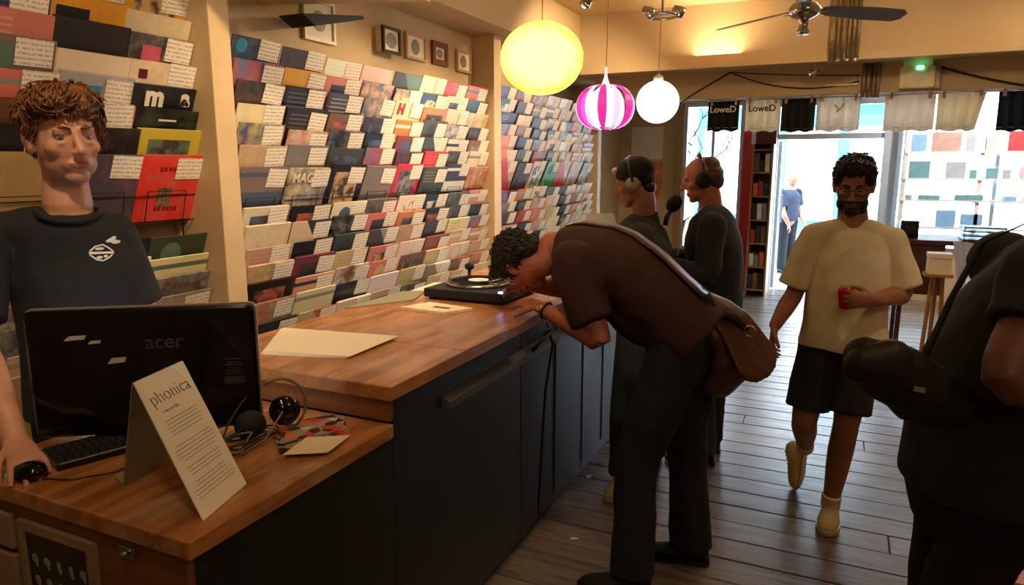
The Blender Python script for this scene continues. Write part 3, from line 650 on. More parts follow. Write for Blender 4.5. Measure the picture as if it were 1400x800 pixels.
obj('arm_base', MB().lathe([(.03, 0), (.03, .03), (.02, .045), (0, .045)], (-1.39, 3.15, Z1+.055), 20), M['chrome'], tt, True)
obj('pitch_slider', MB().box((-1.375, 2.86, Z1+.055), (-1.36, 2.98, Z1+.062)), M['silver'], tt)
obj('indicator_light', MB().ell((-1.36, 2.815, Z1+.058), (.014, .008, .006)), mat('blue_lamp', (60, 80, 255), .3, emit=(.15, .25, 1), estr=9), tt, True)
# phone-like black device held at the far side
dv_ = thing('cartridge_lamp', (-1.63, 3.17, Z1+.055), 'small black target lamp standing on the turntable plinth', 'lamp')
obj('stem', MB().lathe([(.02, 0), (.02, .012), (.009, .016), (.009, .05)], (-1.70, 3.15, Z1+.055), 16), M['black'], dv_, True); obj('lamp_head', MB().ell((-1.70, 3.15, Z1+.115), (.026, .022, .02)), M['blackmat'], dv_, True)
# strap and cord hanging on the counter front
hk = thing('cord_bundle', (-1.12, 2.72, .5), 'black cord and clips hanging down the counter front under the turntable', 'cord')
obj('cord', MB().tube([(-1.118, 2.78, 1.0), (-1.10, 2.80, .9), (-1.115, 2.76, .7), (-1.12, 2.74, .5), (-1.118, 2.72, .36), (-1.12, 2.7, .2), (-1.125, 2.72, .1)], .006, 8), M['wire'], hk, True)
for yk, zk, rr_ in ((2.88, .97, .028), (2.62, .93, .02), (2.74, .965, .022)):
    obj('clip_ring', MB().tube([(-1.105+.006*math.sin(a), yk+rr_*math.cos(a), zk+rr_*.8*math.sin(a)) for a in [2*PI*j/14 for j in range(14)]], .005, 6, True), M['wire'], hk, True)
obj('strap', MB().tube([(-1.11, 2.6, .92), (-1.1, 2.68, .95), (-1.1, 2.76, .955), (-1.1, 2.85, .98)], .007, 8), M['wire'], hk, True)

# scrap on the floor
tag(obj('paper_scrap', MB().prism([(-1.0, 2.78, .0015), (-.975, 2.785, .0015), (-.96, 2.80, .0015), (-.99, 2.80, .0015)], (0, 0, .004)), M['white']), 'tiny white paper scrap on the floor near the counter', 'paper')
tag(obj('paper_scrap', MB().prism([(-1.14, 3.42, .0015), (-1.12, 3.42, .0015), (-1.12, 3.45, .0015), (-1.14, 3.44, .0015)], (0, 0, .006)), M['white']), 'tiny white crumb of paper at the foot of the counter, farther back', 'paper')

# ------------------------------------------------ pendants
def pendant_cord(r, x, y, z0): 
    obj('cord', MB().tube([(x, y, z0), (x+.004, y, (z0+CZ)/2), (x, y, CZ-.03)], .003, 6), M['palewood'], r); obj('ceiling_rose', MB().lathe([(.045, 0), (.045, -.012), (.02, -.03), (0, -.03)], (x, y, CZ), 20), M['white'], r, True)
p1 = thing('pendant_lamp', (-1.36, 3.28, 1.98), 'large glowing yellow woven ball pendant lamp', 'lamp')
mb = MB(); N = 48; R = []
for i in range(33):
    a = -PI/2+PI*i/32; R.append([V((-1.36+.198*max(math.cos(a), .02)*math.cos(2*PI*j/N), 3.28+.198*max(math.cos(a), .02)*math.sin(2*PI*j/N), 2.185+.168*math.sin(a))) for j in range(N)])
mb.rings(R); obj('shade', mb, glow('yellow_shade', (1, .9, .3), 1.15, (.95, .78, .0), .6), p1, True)
wv = MB(); rr = random.Random(1)
for k in range(26):
    ax = V((rr.uniform(-1, 1), rr.uniform(-1, 1), rr.uniform(-1, 1))).normalized(); u = ax.orthogonal().normalized(); v2 = ax.cross(u)
    wv.tube([V((-1.36, 3.28, 2.185))+V((q.x*.2, q.y*.2, q.z*.17)) for q in [u*math.cos(2*PI*j/40)+v2*math.sin(2*PI*j/40) for j in range(40)]], .0012, 4, True)
obj('woven_thread', wv, bpy.data.materials['yellow_shade'], p1, True)['kind'] = 'stuff'
pendant_cord(p1, -1.36, 3.28, 2.35)
p2 = thing('pendant_lamp', (-1.19, 3.77, 1.86), 'glowing white pendant lamp wrapped in curved pink petals', 'lamp')
c2 = V((-1.19, 3.77, 1.985)); GW = glow('white_globe', (1, .93, .86), 2.4)
obj('globe', MB().ell(c2, (.1, .1, .105), n=28, k=16), GW, p2, True)
PK = mat('pink_petal', (236, 40, 170), .4, emit=(.9, .03, .38), estr=.5); PK2 = mat('pale_pink_petal', (250, 200, 232), .4, emit=(1, .55, .78), estr=.75)
for k in range(12):
    a = 2*PI*k/12+.2; m2 = PK if k % 2 else PK2; wdt = .042 if k % 2 else .03; rg = []
    pm = MB()
    for i in range(13):
        t = -PI/2*.93+PI*.93*i/12; rad = .105+.05*math.cos(t)*1.0; rad = .02+.135*math.cos(t)**.8 if math.cos(t) > 0 else .02
        c = c2+V((math.cos(a)*rad, math.sin(a)*rad, .118*math.sin(t))); s_ = V((-math.sin(a), math.cos(a), 0))*(wdt*max(.12, math.cos(t))*.6); n3 = V((math.cos(a), math.sin(a), 0))*.002
        rg.append([c-s_-n3, c+s_-n3, c+s_+n3, c-s_+n3])
    pm.rings(rg); obj('petal', pm, m2, p2)
obj('neck', MB().lathe([(.03, .1), (.018, .13), (.008, .16), (.006, .21)], c2, 16), PK2, p2, True); pendant_cord(p2, -1.19, 3.77, 2.18)
p3 = thing('pendant_lamp', (-1.08, 4.5, 1.93), 'plain glowing white round globe pendant lamp', 'lamp')
obj('globe', MB().ell((-1.08, 4.5, 2.065), (.132, .132, .13), n=36, k=20), GW, p3, True); obj('neck', MB().lathe([(.03, .12), (.03, .15), (.008, .17)], (-1.08, 4.5, 2.065), 16), M['white'], p3, True); pendant_cord(p3, -1.08, 4.5, 2.23)

# ------------------------------------------------ track spots (lamp heads with their own light)
M['bulb'] = mat('lit_bulb', (255, 230, 190), .3, emit=(1, .82, .55), estr=40)
def spot_head(loc, target, label, power=60, size=70, lit=True, mt='chrome', r=.035, blend=.6, col=WARM):
    loc = V(loc); d = (V(target)-loc).normalized(); t = thing('spotlight', tuple(loc), label, 'spotlight')
    obj('can', MB().lathe([(r*.5, -.06), (r*.8, -.05), (r, .0), (r*1.05, .03), (r*.9, .03), (r*.8, .01), (0, .01)], loc, 20, d), M[mt], t, True)
    if lit: obj('bulb', MB().ell(loc+d*.018, (r*.6, r*.6, r*.6)), M['bulb'], t, True)
    obj('stem', MB().tube([loc-d*.03, loc-d*.04+V((0, 0, .05)), (loc.x, loc.y, min(CZ, loc.z+.3) if loc.z > 2.5 else loc.z+.12)], .007, 8), M['chrome'], t, True)
    if power: light('SPOT', 'spot_beam', tuple(loc+d*.07), power, col, target=target, spot_size=math.radians(size), spot_blend=blend, shadow_soft_size=.04)
    return t
spot_head((-1.56, 4.5, 2.70), (-2.7, 4.6, 1.15), 'blazing spotlight head above the pink pendant lamp', 62, 95)
spot_head((-1.64, 4.38, 2.74), (-2.7, 3.4, 1.15), 'second blazing spotlight head, just left of the brightest one', 55, 90)
ring = thing('ceiling_ring_light', (-1.1, 4.72, 2.6), 'chrome ring fitting with little spotlights under the ceiling', 'lamp')
obj('ring', MB().tube([(-1.12+.1*math.cos(a), 4.72+.1*math.sin(a), 2.62) for a in [2*PI*j/24 for j in range(24)]], .009, 8, True), M['chrome'], ring, True)
obj('stem', MB().tube([(-1.12, 4.72, 2.63), (-1.12, 4.72, CZ)], .01), M['chrome'], ring); obj('crossbar', MB().tube([(-1.22, 4.72, 2.625), (-1.02, 4.72, 2.625)], .006), M['chrome'], ring)
for q, (ax_, ay_) in enumerate(((-1.02, 4.72), (-1.2, 4.66))): obj('lamp_can', MB().lathe([(.02, -.04), (.034, .0), (.036, .04), (.0, .03)], (ax_, ay_, 2.64), 16, (.7, .2, -.4)), M['chrome'], ring, True)
spot_head((-.3, 7.1, 2.5), (-1.0, 5.2, 1.8), 'small silver spotlight hanging below the bulkhead near the pipes', 0, lit=False)
# unseen spots out of frame: rack and counter lighting, plus added fill
for (x_, y_, tx, ty, tz_, pw, sz) in ((-1.2, .7, -2.6, 2.0, 1.7, 42, 95), (-1.3, 2.2, -2.65, 3.2, 1.2, 75, 80), (-.6, .3, -1.35, 1.1, .93, 16, 60), (-1.3, 5.6, -2.65, 6.3, 1.7, 85, 105), (-.9, 1.9, -1.6, 2.6, 1.0, 22, 80), (.9, 3.0, 1.2, 3.0, 0, 30, 80), (1.8, 6.2, .5, 7, 1, 20, 120), (.6, -.8, -1.6, 1.3, 1.4, 16, 100)):
    d_ = light('SPOT', 'unseen_spot', (x_, y_, CZ-.12), pw, WARM, target=(tx, ty, tz_), spot_size=math.radians(sz), spot_blend=.7, shadow_soft_size=.06)
light('SPOT', 'window_fill_spot', (1.5, 8.3, 2.45), 90, (1, .95, .9), target=(1.7, 9.8, 1.4), spot_size=2.2, spot_blend=.6, shadow_soft_size=.08)  # added light without a fitting, brightens the backlit window display
light('POINT', 'ceiling_fill_light', (.3, 5.2, 2.85), 22, WARM, shadow_soft_size=.08)  # this and the next are added fill lights raising the warm ambient level
light('POINT', 'ceiling_fill_light', (1.2, 1.2, 2.85), 9, WARM, shadow_soft_size=.08)
light('AREA', 'bulkhead_uplight', (-1.1, 6.6, 2.66), 5, WARM, rot=(PI, 0, 0), size=.4)

# ------------------------------------------------ fan
fn = thing('ceiling_fan', (-.23, 3.96, 2.4), 'chrome ceiling fan with thin long blades', 'fan')
fc = V((-.23, 3.96, 2.42))
obj('motor', MB().lathe([(0, -.1), (.028, -.1), (.032, -.085), (.022, -.07), (.024, -.03), (.06, -.015), (.075, 0), (.078, .02), (.06, .045), (.03, .06), (.012, .07)], fc, 32), M['chrome'], fn, True)
obj('rod', MB().tube([fc+V((0, 0, .06)), V((fc.x, fc.y, CZ-.04))], .011), M['chrome'], fn); obj('canopy', MB().lathe([(.06, 0), (.055, -.03), (.02, -.06)], (fc.x, fc.y, CZ), 20), M['chrome'], fn, True)
M['blade'] = mat('fan_blade', (128, 132, 138), .2, var=.1)
for ang, tw in ((140, -.2), (41, -.38), (270, -.3)):
    a = math.radians(ang); d_ = V((math.cos(a), math.sin(a), 0)); s_ = V((-math.sin(a), math.cos(a), 0)); up = V((0, 0, 1)); sv = (s_*math.cos(tw)+up*math.sin(tw)); nn = d_.cross(sv)
    P = []
    for t, hw in ((.1, .022), (.16, .04), (.4, .052), (.57, .05), (.61, .026)): P.append(([fc+d_*t+sv*hw+up*.02], [fc+d_*t-sv*hw+up*.02]))
    poly = [p[0][0] for p in P]+[p[1][0] for p in P][::-1]
    obj('blade', MB().prism(poly, nn*.006), M['blade'], fn); obj('blade_arm', MB().tube([fc+d_*.05+up*.01, fc+d_*.13+up*.018], .009), M['chrome'], fn)

# ------------------------------------------------ pipes, emergency box, cables on the bulkhead
pg = thing('pipe_cluster', (.0, 6.7, 2.5), 'cluster of old vertical pipes running down the bulkhead', 'pipes')
for x_ in (-.155, -.115, -.075, -.03, .005, .04): obj('pipe', MB().tube([(x_, 6.74, CZ), (x_, 6.74, 2.53)], .014 if x_ != -.155 else .02, 10), M['pipe'], pg, True)
for x_ in (-.1, -.03, .03): obj('pipe_clip', MB().lathe([(.024, 0), (.024, .02)], (x_, 6.74, 2.53), 12), M['chrome'], pg)
for x_ in (.14, .19, .24, .28): obj('lower_pipe', MB().tube([(x_*.83, 7.27, 2.57), (x_*.83, 7.27, 2.27)], .019, 10), M['pipe'], pg, True)
eb = thing('emergency_light', (.55, 7.25, 2.34), 'pale emergency light box with a small green indicator lamp', 'light box')
obj('housing', MB().box((.395, 7.2, 2.335), (.665, 7.3, 2.515)), M['cream'], eb, bevel=.008); obj('side_plate', MB().box((.668, 7.22, 2.33), (.705, 7.3, 2.515)), M['pipe'], eb)
obj('green_indicator', MB().box((.52, 7.19, 2.49), (.57, 7.2, 2.52)), mat('green_lamp', (40, 230, 120), .3, emit=(.1, 1, .4), estr=5), eb)
obj('bracket', MB().box((.42, 7.24, 2.515), (.64, 7.29, 2.57)), M['cream'], eb)
vt = tag(obj('vent_strip', MB().box((-.2, 7.27, 2.385), (.07, 7.3, 2.405)), M['cream'], bevel=.004), 'pale horizontal strip on the beam left of the lower pipes', 'strip')
def cable(name, pts, label, r=.008, m_='cable'): return tag(obj(name, MB().tube(pts, r, 6), M[m_], smooth=True), label, 'cable')
def sag(a, b, s, n=14): a, b = V(a), V(b); return [a.lerp(b, i/n)-V((0, 0, s*4*(i/n)*(1-i/n))) for i in range(n+1)]
cable('cable', [(-1.62, 7.28, 2.2), (-1.4, 7.27, 2.36), (-1.05, 7.28, 2.555)], 'dark cable rising to a hook at the left of the front beam')
cable('cable', sag((-1.05, 7.28, 2.555), (.08, 7.28, 2.42), .1), 'drooping cable from the hook to the lower pipes', .006)
cable('cable', sag((-1.05, 7.28, 2.555), (.08, 7.28, 2.47), .01), 'nearly straight cable from the hook to the lower pipes', .005)
cable('cable', sag((.7, 7.28, 2.51), (1.7, 7.28, 2.26), .03), 'dark cable drooping right from the emergency light box', .01)

# ------------------------------------------------ T-shirts and totes hung across the front
cable('clothes_line', [(-1.5, 7.45, 2.31), (.3, 7.45, 2.305), (2.4, 7.45, 2.31)], 'thin line holding the row of shirts across the shop front', .004)
def sheer(m_, f=.7):
    t = m_.node_tree; b_ = t.nodes['Principled BSDF']; tr = t.nodes.new('ShaderNodeBsdfTranslucent'); mx = t.nodes.new('ShaderNodeMixShader'); mx.inputs[0].default_value = f
    src = b_.inputs['Base Color'].links[0].from_socket; t.links.new(src, tr.inputs[0]); t.links.new(b_.outputs[0], mx.inputs[1]); t.links.new(tr.outputs[0], mx.inputs[2]); t.links.new(mx.outputs[0], t.nodes['Material Output'].inputs[0]); return m_
M['clblack'] = mat('black_cotton', (30, 30, 32), .85); M['clcream'] = mat('cream_cotton', (244, 228, 198), .85, var=.05); M['clnavy'] = mat('navy_cotton', (24, 42, 74), .85)
M['clcream2'] = mat('natural_cotton', (246, 232, 214), .85, var=.05)
sheer(M['clcream']); sheer(M['clcream2'])
def hung(x0, x1, z0, m_, label, txt=None, tm=None, shape='tee', slant=0):
    y = 7.45; r = thing('hanging_shirt', ((x0+x1)/2, y, z0), label, 'shirt', 'shirts and bags hung at the shop front')
    n = 18; z1 = 2.3; A = []; B = []
    for i in range(n+1):
        x = x0+(x1-x0)*i/n; dy = .02*math.sin(i*1.3+x0*5); A.append((x, y+dy, z1)); B.append((x-slant*(1 if x > (x0+x1)/2 else 0)*((x-(x0+x1)/2)/(x1-x0)*2), y+dy*1.6-.01, z0+.008*math.sin(i*.8)))
    mb = MB()
    rg = [[V(A[i])+V((0, -.006, 0)), V(A[i])+V((0, .006, 0)), V(B[i])+V((0, .006, 0)), V(B[i])+V((0, -.006, 0))] for i in range(n+1)]
    mb.rings(rg); obj('cloth', mb, m_, r, True)
    obj('hem', MB().box((x0+.01, y-.022, z0+.03), (x1-.01-slant, y-.018, z0+.033)), tm or M['greyink'], r)
    if txt: text('print_lettering', txt, .085, ((x0+x1)/2, y-.058, z1-.085), (1, 0, 0), (0, 0, 1), tm, r, .012, offset=.001)
    for q in (.12, .88): obj('peg', MB().box((x0+(x1-x0)*q-.012, y-.03, z1-.04), (x0+(x1-x0)*q+.012, y+.03, z1+.015)), M['palewood'], r)
hung(-1.27, -.965, 2.01, M['clblack'], 'black cotton bag with white lettering, leftmost in the row', 'LoweD', M['whiteink'])
hung(-.91, -.59, 2.0, M['clcream'], 'cream cotton bag with black lettering beside the black one', 'LoweD', M['ink'])
hung(-.575, -.275, 1.99, M['clblack'], 'plain black cotton shirt hanging left of the doorway centre')
t4 = hung(-.262, .11, 1.99, M['clcream2'], 'cream shirt with a faint grey chest print above the doorway')
xm = [o for o in COL.objects if o.get('label') == 'cream shirt with a faint grey chest print above the doorway'][0]
obj('chest_print', MB().tube([(-.11, 7.405, 2.23), (-.07, 7.4, 2.19), (-.09, 7.4, 2.16), (-.05, 7.4, 2.2), (-.03, 7.405, 2.24)], .006, 5), M['greyink'], xm)
hung(.31, .71, 1.98, M['clcream2'], 'cream shirt hanging just right of the door post')
hung(.725, 1.09, 1.975, M['clcream'], 'pale yellowish shirt tapering to the hem, third from the right', slant=.06)
hung(1.18, 1.5, 1.965, M['clnavy'], 'navy blue shirt, rightmost in the hanging row')

# ------------------------------------------------ bookshelf by the door, window display, table
bs = thing('bookshelf', (-.93, 9.7, 0), 'tall narrow shelf of small goods beside the red post', 'shelf')
sx0, sx1, sy0, sy1 = -1.03, -.80, 9.45, 9.93
for x_ in (sx0, sx1): obj('side', MB().box((x_-.012, sy0, 0), (x_+.012, sy1, 2.02)), M['ply'], bs)
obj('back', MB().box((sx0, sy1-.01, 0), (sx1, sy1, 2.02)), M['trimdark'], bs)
zs = [.08, .38, .68, .98, 1.28, 1.58, 1.86, 2.01]
for z_ in zs: obj('shelf_board', MB().box((sx0, sy0, z_-.01), (sx1, sy1, z_+.01)), M['ply'], bs)
rr = random.Random(12); pal = [('dark blue', (40, 50, 80)), ('orange', (214, 110, 60)), ('white', (230, 226, 216)), ('brown', (120, 80, 50)), ('red', (190, 50, 50)), ('grey', (130, 140, 150)), ('black', (30, 30, 34))]
for nm, c in pal: M['bk_'+nm] = mat('cover_'+nm.replace(' ', '_'), c, .5)
lv = ['bottom', 'second', 'third', 'fourth', 'fifth', 'sixth']
for i, z_ in enumerate(zs[:-2]):
    xx = sx0+.02; pos = ['left', 'middle', 'right']
    for j in range(3):
        nm = pal[(i*2+j*3) % 7][0]; w_ = .055; h_ = rr.uniform(.14, .24)
        tag(obj('book', MB().box((xx, sy0+.03, z_+.011), (xx+w_, sy0+.2, z_+.011+h_)), M['bk_'+nm]), f'{nm} book, {pos[j]} on the {lv[i]} level of the narrow shelf', 'book', 'books on the narrow shelf by the door'); xx += w_+.008
mb = thing('maroon_box', (-.9, 9.3, 1.95), 'dark red sign box with a pale side hanging beside the doorway', 'sign')
obj('panel', MB().box((-1.0, 9.36, 1.93), (-.76, 9.42, 2.33)), M['maroon'], mb, bevel=.004); obj('side', MB().box((-1.05, 9.36, 1.93), (-1.0, 9.42, 2.33)), M['steel'], mb); obj('hanger', MB().tube([(-.88, 9.39, 2.33), (-.88, 9.39, 2.5)], .008), M['chrome'], mb)

wd = thing('window_display', (1.6, 9.75, 0), 'white tiered display shelf filling the right window', 'shelf')
for x_ in (.68, 1.45, 2.6): obj('post', MB().box((x_-.02, 9.7, 0), (x_+.02, 9.9, 2.14)), M['white'], wd)
tiers = [.95, 1.27, 1.52, 1.83]
for z_ in tiers: obj('tier', MB().box((.66, 9.66, z_-.02), (2.64, 9.9, z_)), M['white'], wd)
dc = [('blue', (140, 190, 235)), ('brown', (190, 150, 136)), ('white', (236, 236, 236)), ('red', (214, 60, 66)), ('grey', (170, 178, 186)), ('teal', (110, 160, 170)), ('yellow', (220, 220, 110)), ('pale pink', (226, 190, 186))]
for nm, c in dc: M['ds_'+nm] = mat('display_'+nm.replace(' ', '_'), c, .5)
items = [(1.83, .72, .16, .2, 'blue'), (1.83, .93, .3, .22, 'brown'), (1.83, 1.27, .1, .2, 'grey'), (1.83, 1.46, .12, .17, 'pale pink'), (1.83, 1.68, .22, .22, 'red'), (1.83, 2.0, .26, .18, 'grey'), (1.83, 2.32, .2, .2, 'white'),
         (1.52, .72, .22, .2, 'teal'), (1.52, .98, .08, .1, 'white'), (1.52, 1.1, .2, .19, 'grey'), (1.52, 1.34, .07, .1, 'teal'), (1.52, 1.5, .12, .12, 'teal'), (1.52, 1.66, .08, .1, 'grey'), (1.52, 1.82, .2, .14, 'pale pink'), (1.52, 2.1, .16, .12, 'yellow'), (1.52, 2.34, .18, .16, 'grey'),
         (1.27, .72, .06, .05, 'grey'), (1.27, .85, .22, .05, 'teal'), (1.27, 1.22, .28, .06, 'teal'), (1.27, 1.7, .12, .05, 'blue'), (1.27, 1.9, .08, .05, 'grey'), (1.27, 2.1, .2, .05, 'blue'), (1.27, 2.38, .16, .05, 'grey'),
         (.95, 1.05, .2, .2, 'blue'), (.95, 1.3, .22, .16, 'blue')]
tn = {1.83: 'top', 1.52: 'second', 1.27: 'third', .95: 'lowest'}; cnt = {}
for z_, x_, w_, h_, nm in items:
    cnt[z_] = cnt.get(z_, 0)+1
    o = MB().box((x_, 9.7, z_+.001), (x_+w_, 9.72, z_+.001+h_)) if h_ > .07 else MB().box((x_, 9.68, z_+.001), (x_+w_, 9.84, z_+.001+h_))
    tag(obj('display_item', o, M['ds_'+nm], bevel=.003), f'{nm} item, {ORD[cnt[z_]-1]} from the left on the {tn[z_]} tier of the window display', 'goods', 'goods in the window display')

tb = thing('display_table', (.75, 7.0, 0), 'dark brown display table in front of the right window', 'table')
M['darkbrown'] = wood('dark_brown_wood', (52, 28, 22), (92, 52, 38), .4, 'x')
obj('tabletop', MB().box((.5, 6.85, 1.01), (1.5, 7.45, 1.05)), M['darkbrown'], tb, bevel=.004); obj('front_board', MB().box((.52, 6.87, .58), (.84, 6.89, 1.01)), M['darkbrown'], tb); obj('side_board', MB().box((.52, 6.89, .58), (.54, 7.4, 1.01)), M['darkbrown'], tb)
for x_, y_ in ((.54, 6.9), (1.46, 6.9), (.54, 7.4), (1.46, 7.4)): obj('leg', MB().box((x_-.02, y_-.02, 0), (x_+.02, y_+.02, 1.01)), M['darkbrown'], tb)
spk = thing('speaker', (.57, 7.05, 1.05), 'small black speaker standing on the brown display table', 'speaker')
obj('cabinet', MB().box((.5, 6.97, 1.051), (.64, 7.12, 1.2)), M['black'], spk, bevel=.006); obj('grille', MB().lathe([(.045, 0), (.05, .006), (.03, .003), (0, .01)], (.57, 6.97, 1.12), 20, (0, -1, 0)), M['blackmat'], spk, True)
chr_ = thing('side_stool', (.76, 6.5, 0), 'slim wooden stand holding a white box before the brown table', 'stand')
for x_ in (.69, .83): obj('leg', MB().tube([(x_, 6.45, 0), ((x_+.76)/2, 6.5, .8)], .016, 8), M['ply'], chr_)
obj('leg', MB().tube([(.76, 6.62, 0), (.76, 6.53, .8)], .016, 8), M['ply'], chr_); obj('seat', MB().box((.66, 6.4, .8), (.86, 6.6, .82)), M['ply'], chr_)
bx = thing('white_box', (.76, 6.5, .82), 'white cardboard box standing on the slim wooden stand', 'box')
obj('body', MB().box((.68, 6.42, .821), (.84, 6.58, .95)), M['paper'], bx); obj('lid', MB().box((.675, 6.415, .95), (.845, 6.585, .985)), M['white'], bx)
pp = thing('hanging_paper', (.98, 6.6, .75), 'pale blue-white paper sheets hanging from the table corner', 'paper')
M['bluewhite'] = mat('blue_white_paper', (196, 206, 236), .7)
for k in range(3): obj('sheet', MB().prism([(.88+k*.04, 6.82-k*.01, 1.055), (.98+k*.03, 6.82-k*.01, 1.04), (1.0+k*.02, 6.82-k*.01, .78), (.95+k*.02, 6.82-k*.01, .66+.04*k)], (0, .003, 0)), M['bluewhite'], pp)
pl = thing('file_tray', (1.08, 7.0, 1.05), 'stack of dark slatted trays on the brown display table', 'tray')
for k in range(4): obj('tray', MB().box((.96, 6.9, 1.053+k*.035), (1.26, 7.15, 1.063+k*.035)), M['greyletter'], pl); 
for x_ in (.965, 1.25): obj('tray_post', MB().box((x_, 6.9, 1.052), (x_+.006, 6.906, 1.17)), M['greyletter'], pl)

# wooden crate at the right edge
M['crate'] = wood('crate_wood', (150, 92, 42), (206, 144, 78), .5, 'x')
cr = thing('wooden_crate', (.8, 2.9, 0), 'low orange wooden slatted crate at the right edge of the floor', 'crate')
for z_ in (.01, .1, .19, .28): obj('slat', MB().box((.52, 2.5, z_), (1.3, 2.52, z_+.075)), M['crate'], cr, bevel=.002); obj('slat', MB().box((.52, 2.52, z_), (.54, 3.4, z_+.075)), M['crate'], cr, bevel=.002)
for k in range(6): obj('top_slat', MB().box((.52, 2.5+k*.15, .36), (1.3, 2.64+k*.15, .38)), M['crate'], cr, bevel=.002)
for x_, y_ in ((.55, 2.53), (1.27, 2.53), (.55, 3.37), (1.27, 3.37)): obj('corner_post', MB().box((x_-.01, y_-.01, 0), (x_+.015, y_+.015, .36)), M['crate'], cr)

# ------------------------------------------------ people
def lerp(a, b, t): return a+(b-a)*t
class Body(MB):
    def limb(s, pts, rad, side=None, dome=(1, 1), n=16, sub=3):
        """lofted limb through points; radius a number or (across side, other)"""
        pts = [V(p) for p in pts]; rad = [(r, r) if not isinstance(r, tuple) else r for r in rad]
        P = []; Rr = []
        for i in range(len(pts)-1):
            p0 = pts[max(i-1, 0)]; p1 = pts[i]; p2 = pts[i+1]; p3 = pts[min(i+2, len(pts)-1)]
            for k in range(sub):
                t = k/sub
                q = .5*((2*p1)+(p2-p0)*t+(2*p0-5*p1+4*p2-p3)*t*t+(-p0+3*p1-3*p2+p3)*t*t*t)
                P.append(q); tt = t*t*(3-2*t); Rr.append((lerp(rad[i][0], rad[i+1][0], tt), lerp(rad[i][1], rad[i+1][1], tt)))
        P.append(pts[-1]); Rr.append(rad[-1])
        T = [(P[min(i+1, len(P)-1)]-P[max(i-1, 0)]).normalized() for i in range(len(P))]
        def domed(idx, sg):
            out = []
            for k in range(1, 4):
                a = PI/2*k/3.2; m = (Rr[idx][0]+Rr[idx][1])/2*dome[0 if idx == 0 else 1]
                out.append((P[idx]+T[idx]*sg*m*math.sin(a), (Rr[idx][0]*math.cos(a), Rr[idx][1]*math.cos(a)), T[idx]))
            return out
        A = [(P[i], Rr[i], T[i]) for i in range(len(P))]
        if dome[0]: A = domed(0, -1)[::-1]+A
        if dome[1]: A = A+domed(-1, 1)
        R = []; prev = V(side).normalized() if side is not None else None
        for i, (p, r, t) in enumerate(A):
            if callable(side): sv = V(side(i/(len(A)-1)))
            else: sv = prev if prev is not None else t.orthogonal()
            u = sv-t*sv.dot(t)
            if u.length < 1e-4: u = t.orthogonal()
            u.normalize()
            if side is None: prev = u
            v = t.cross(u)
            R.append([p+u*(r[0]*math.cos(2*PI*k/n))+v*(r[1]*math.sin(2*PI*k/n)) for k in range(n)])
        return s.rings(R)
def solidify(mb, voxel, smooth=6, wrinkle=0, wscale=8, wstretch=(1, 1, 1), fac=.5, seed=0):
    me = mb.mesh('tmp', []); o = bpy.data.objects.new('tmp', me); COL.objects.link(o)
    r = o.modifiers.new('r', 'REMESH'); r.mode = 'VOXEL'; r.voxel_size = voxel; r.use_smooth_shade = True
    if smooth: m_ = o.modifiers.new('s', 'SMOOTH'); m_.factor = fac; m_.iterations = smooth
    dg = bpy.context.evaluated_depsgraph_get(); out = bpy.data.meshes.new_from_object(o.evaluated_get(dg))
    bpy.data.objects.remove(o); bpy.data.meshes.remove(me)
    if wrinkle:
        nm = [v.normal.copy() for v in out.vertices]; off = V((seed*3.1, seed*1.7, seed))
        for v, n_ in zip(out.vertices, nm):
            q = V((v.co.x*wstretch[0], v.co.y*wstretch[1], v.co.z*wstretch[2]))*wscale+off
            a = noise.noise(q); b = noise.noise(q*2.3+V((5, 1, 2)))
            v.co += n_*(wrinkle*((1-abs(a)*2.2)+.5*b))
    return out
def put(name, me, mats, parent, regions=None):
    """regions: list of (test(co)->bool, material index) in world coordinates"""
    me.materials.clear()
    for m_ in (mats if isinstance(mats, (list, tuple)) else [mats]): me.materials.append(m_)
    mi = [0]*len(me.polygons)
    if regions:
        for p in me.polygons:
            c = p.center
            for fn, k in regions:
                if fn(c): mi[p.index] = k; break
    me.polygons.foreach_set('material_index', mi); me.polygons.foreach_set('use_smooth', [True]*len(me.polygons))
    me.transform(Matrix.Translation(-woff(parent))); me.name = name
    return linkm(name, me, parent)
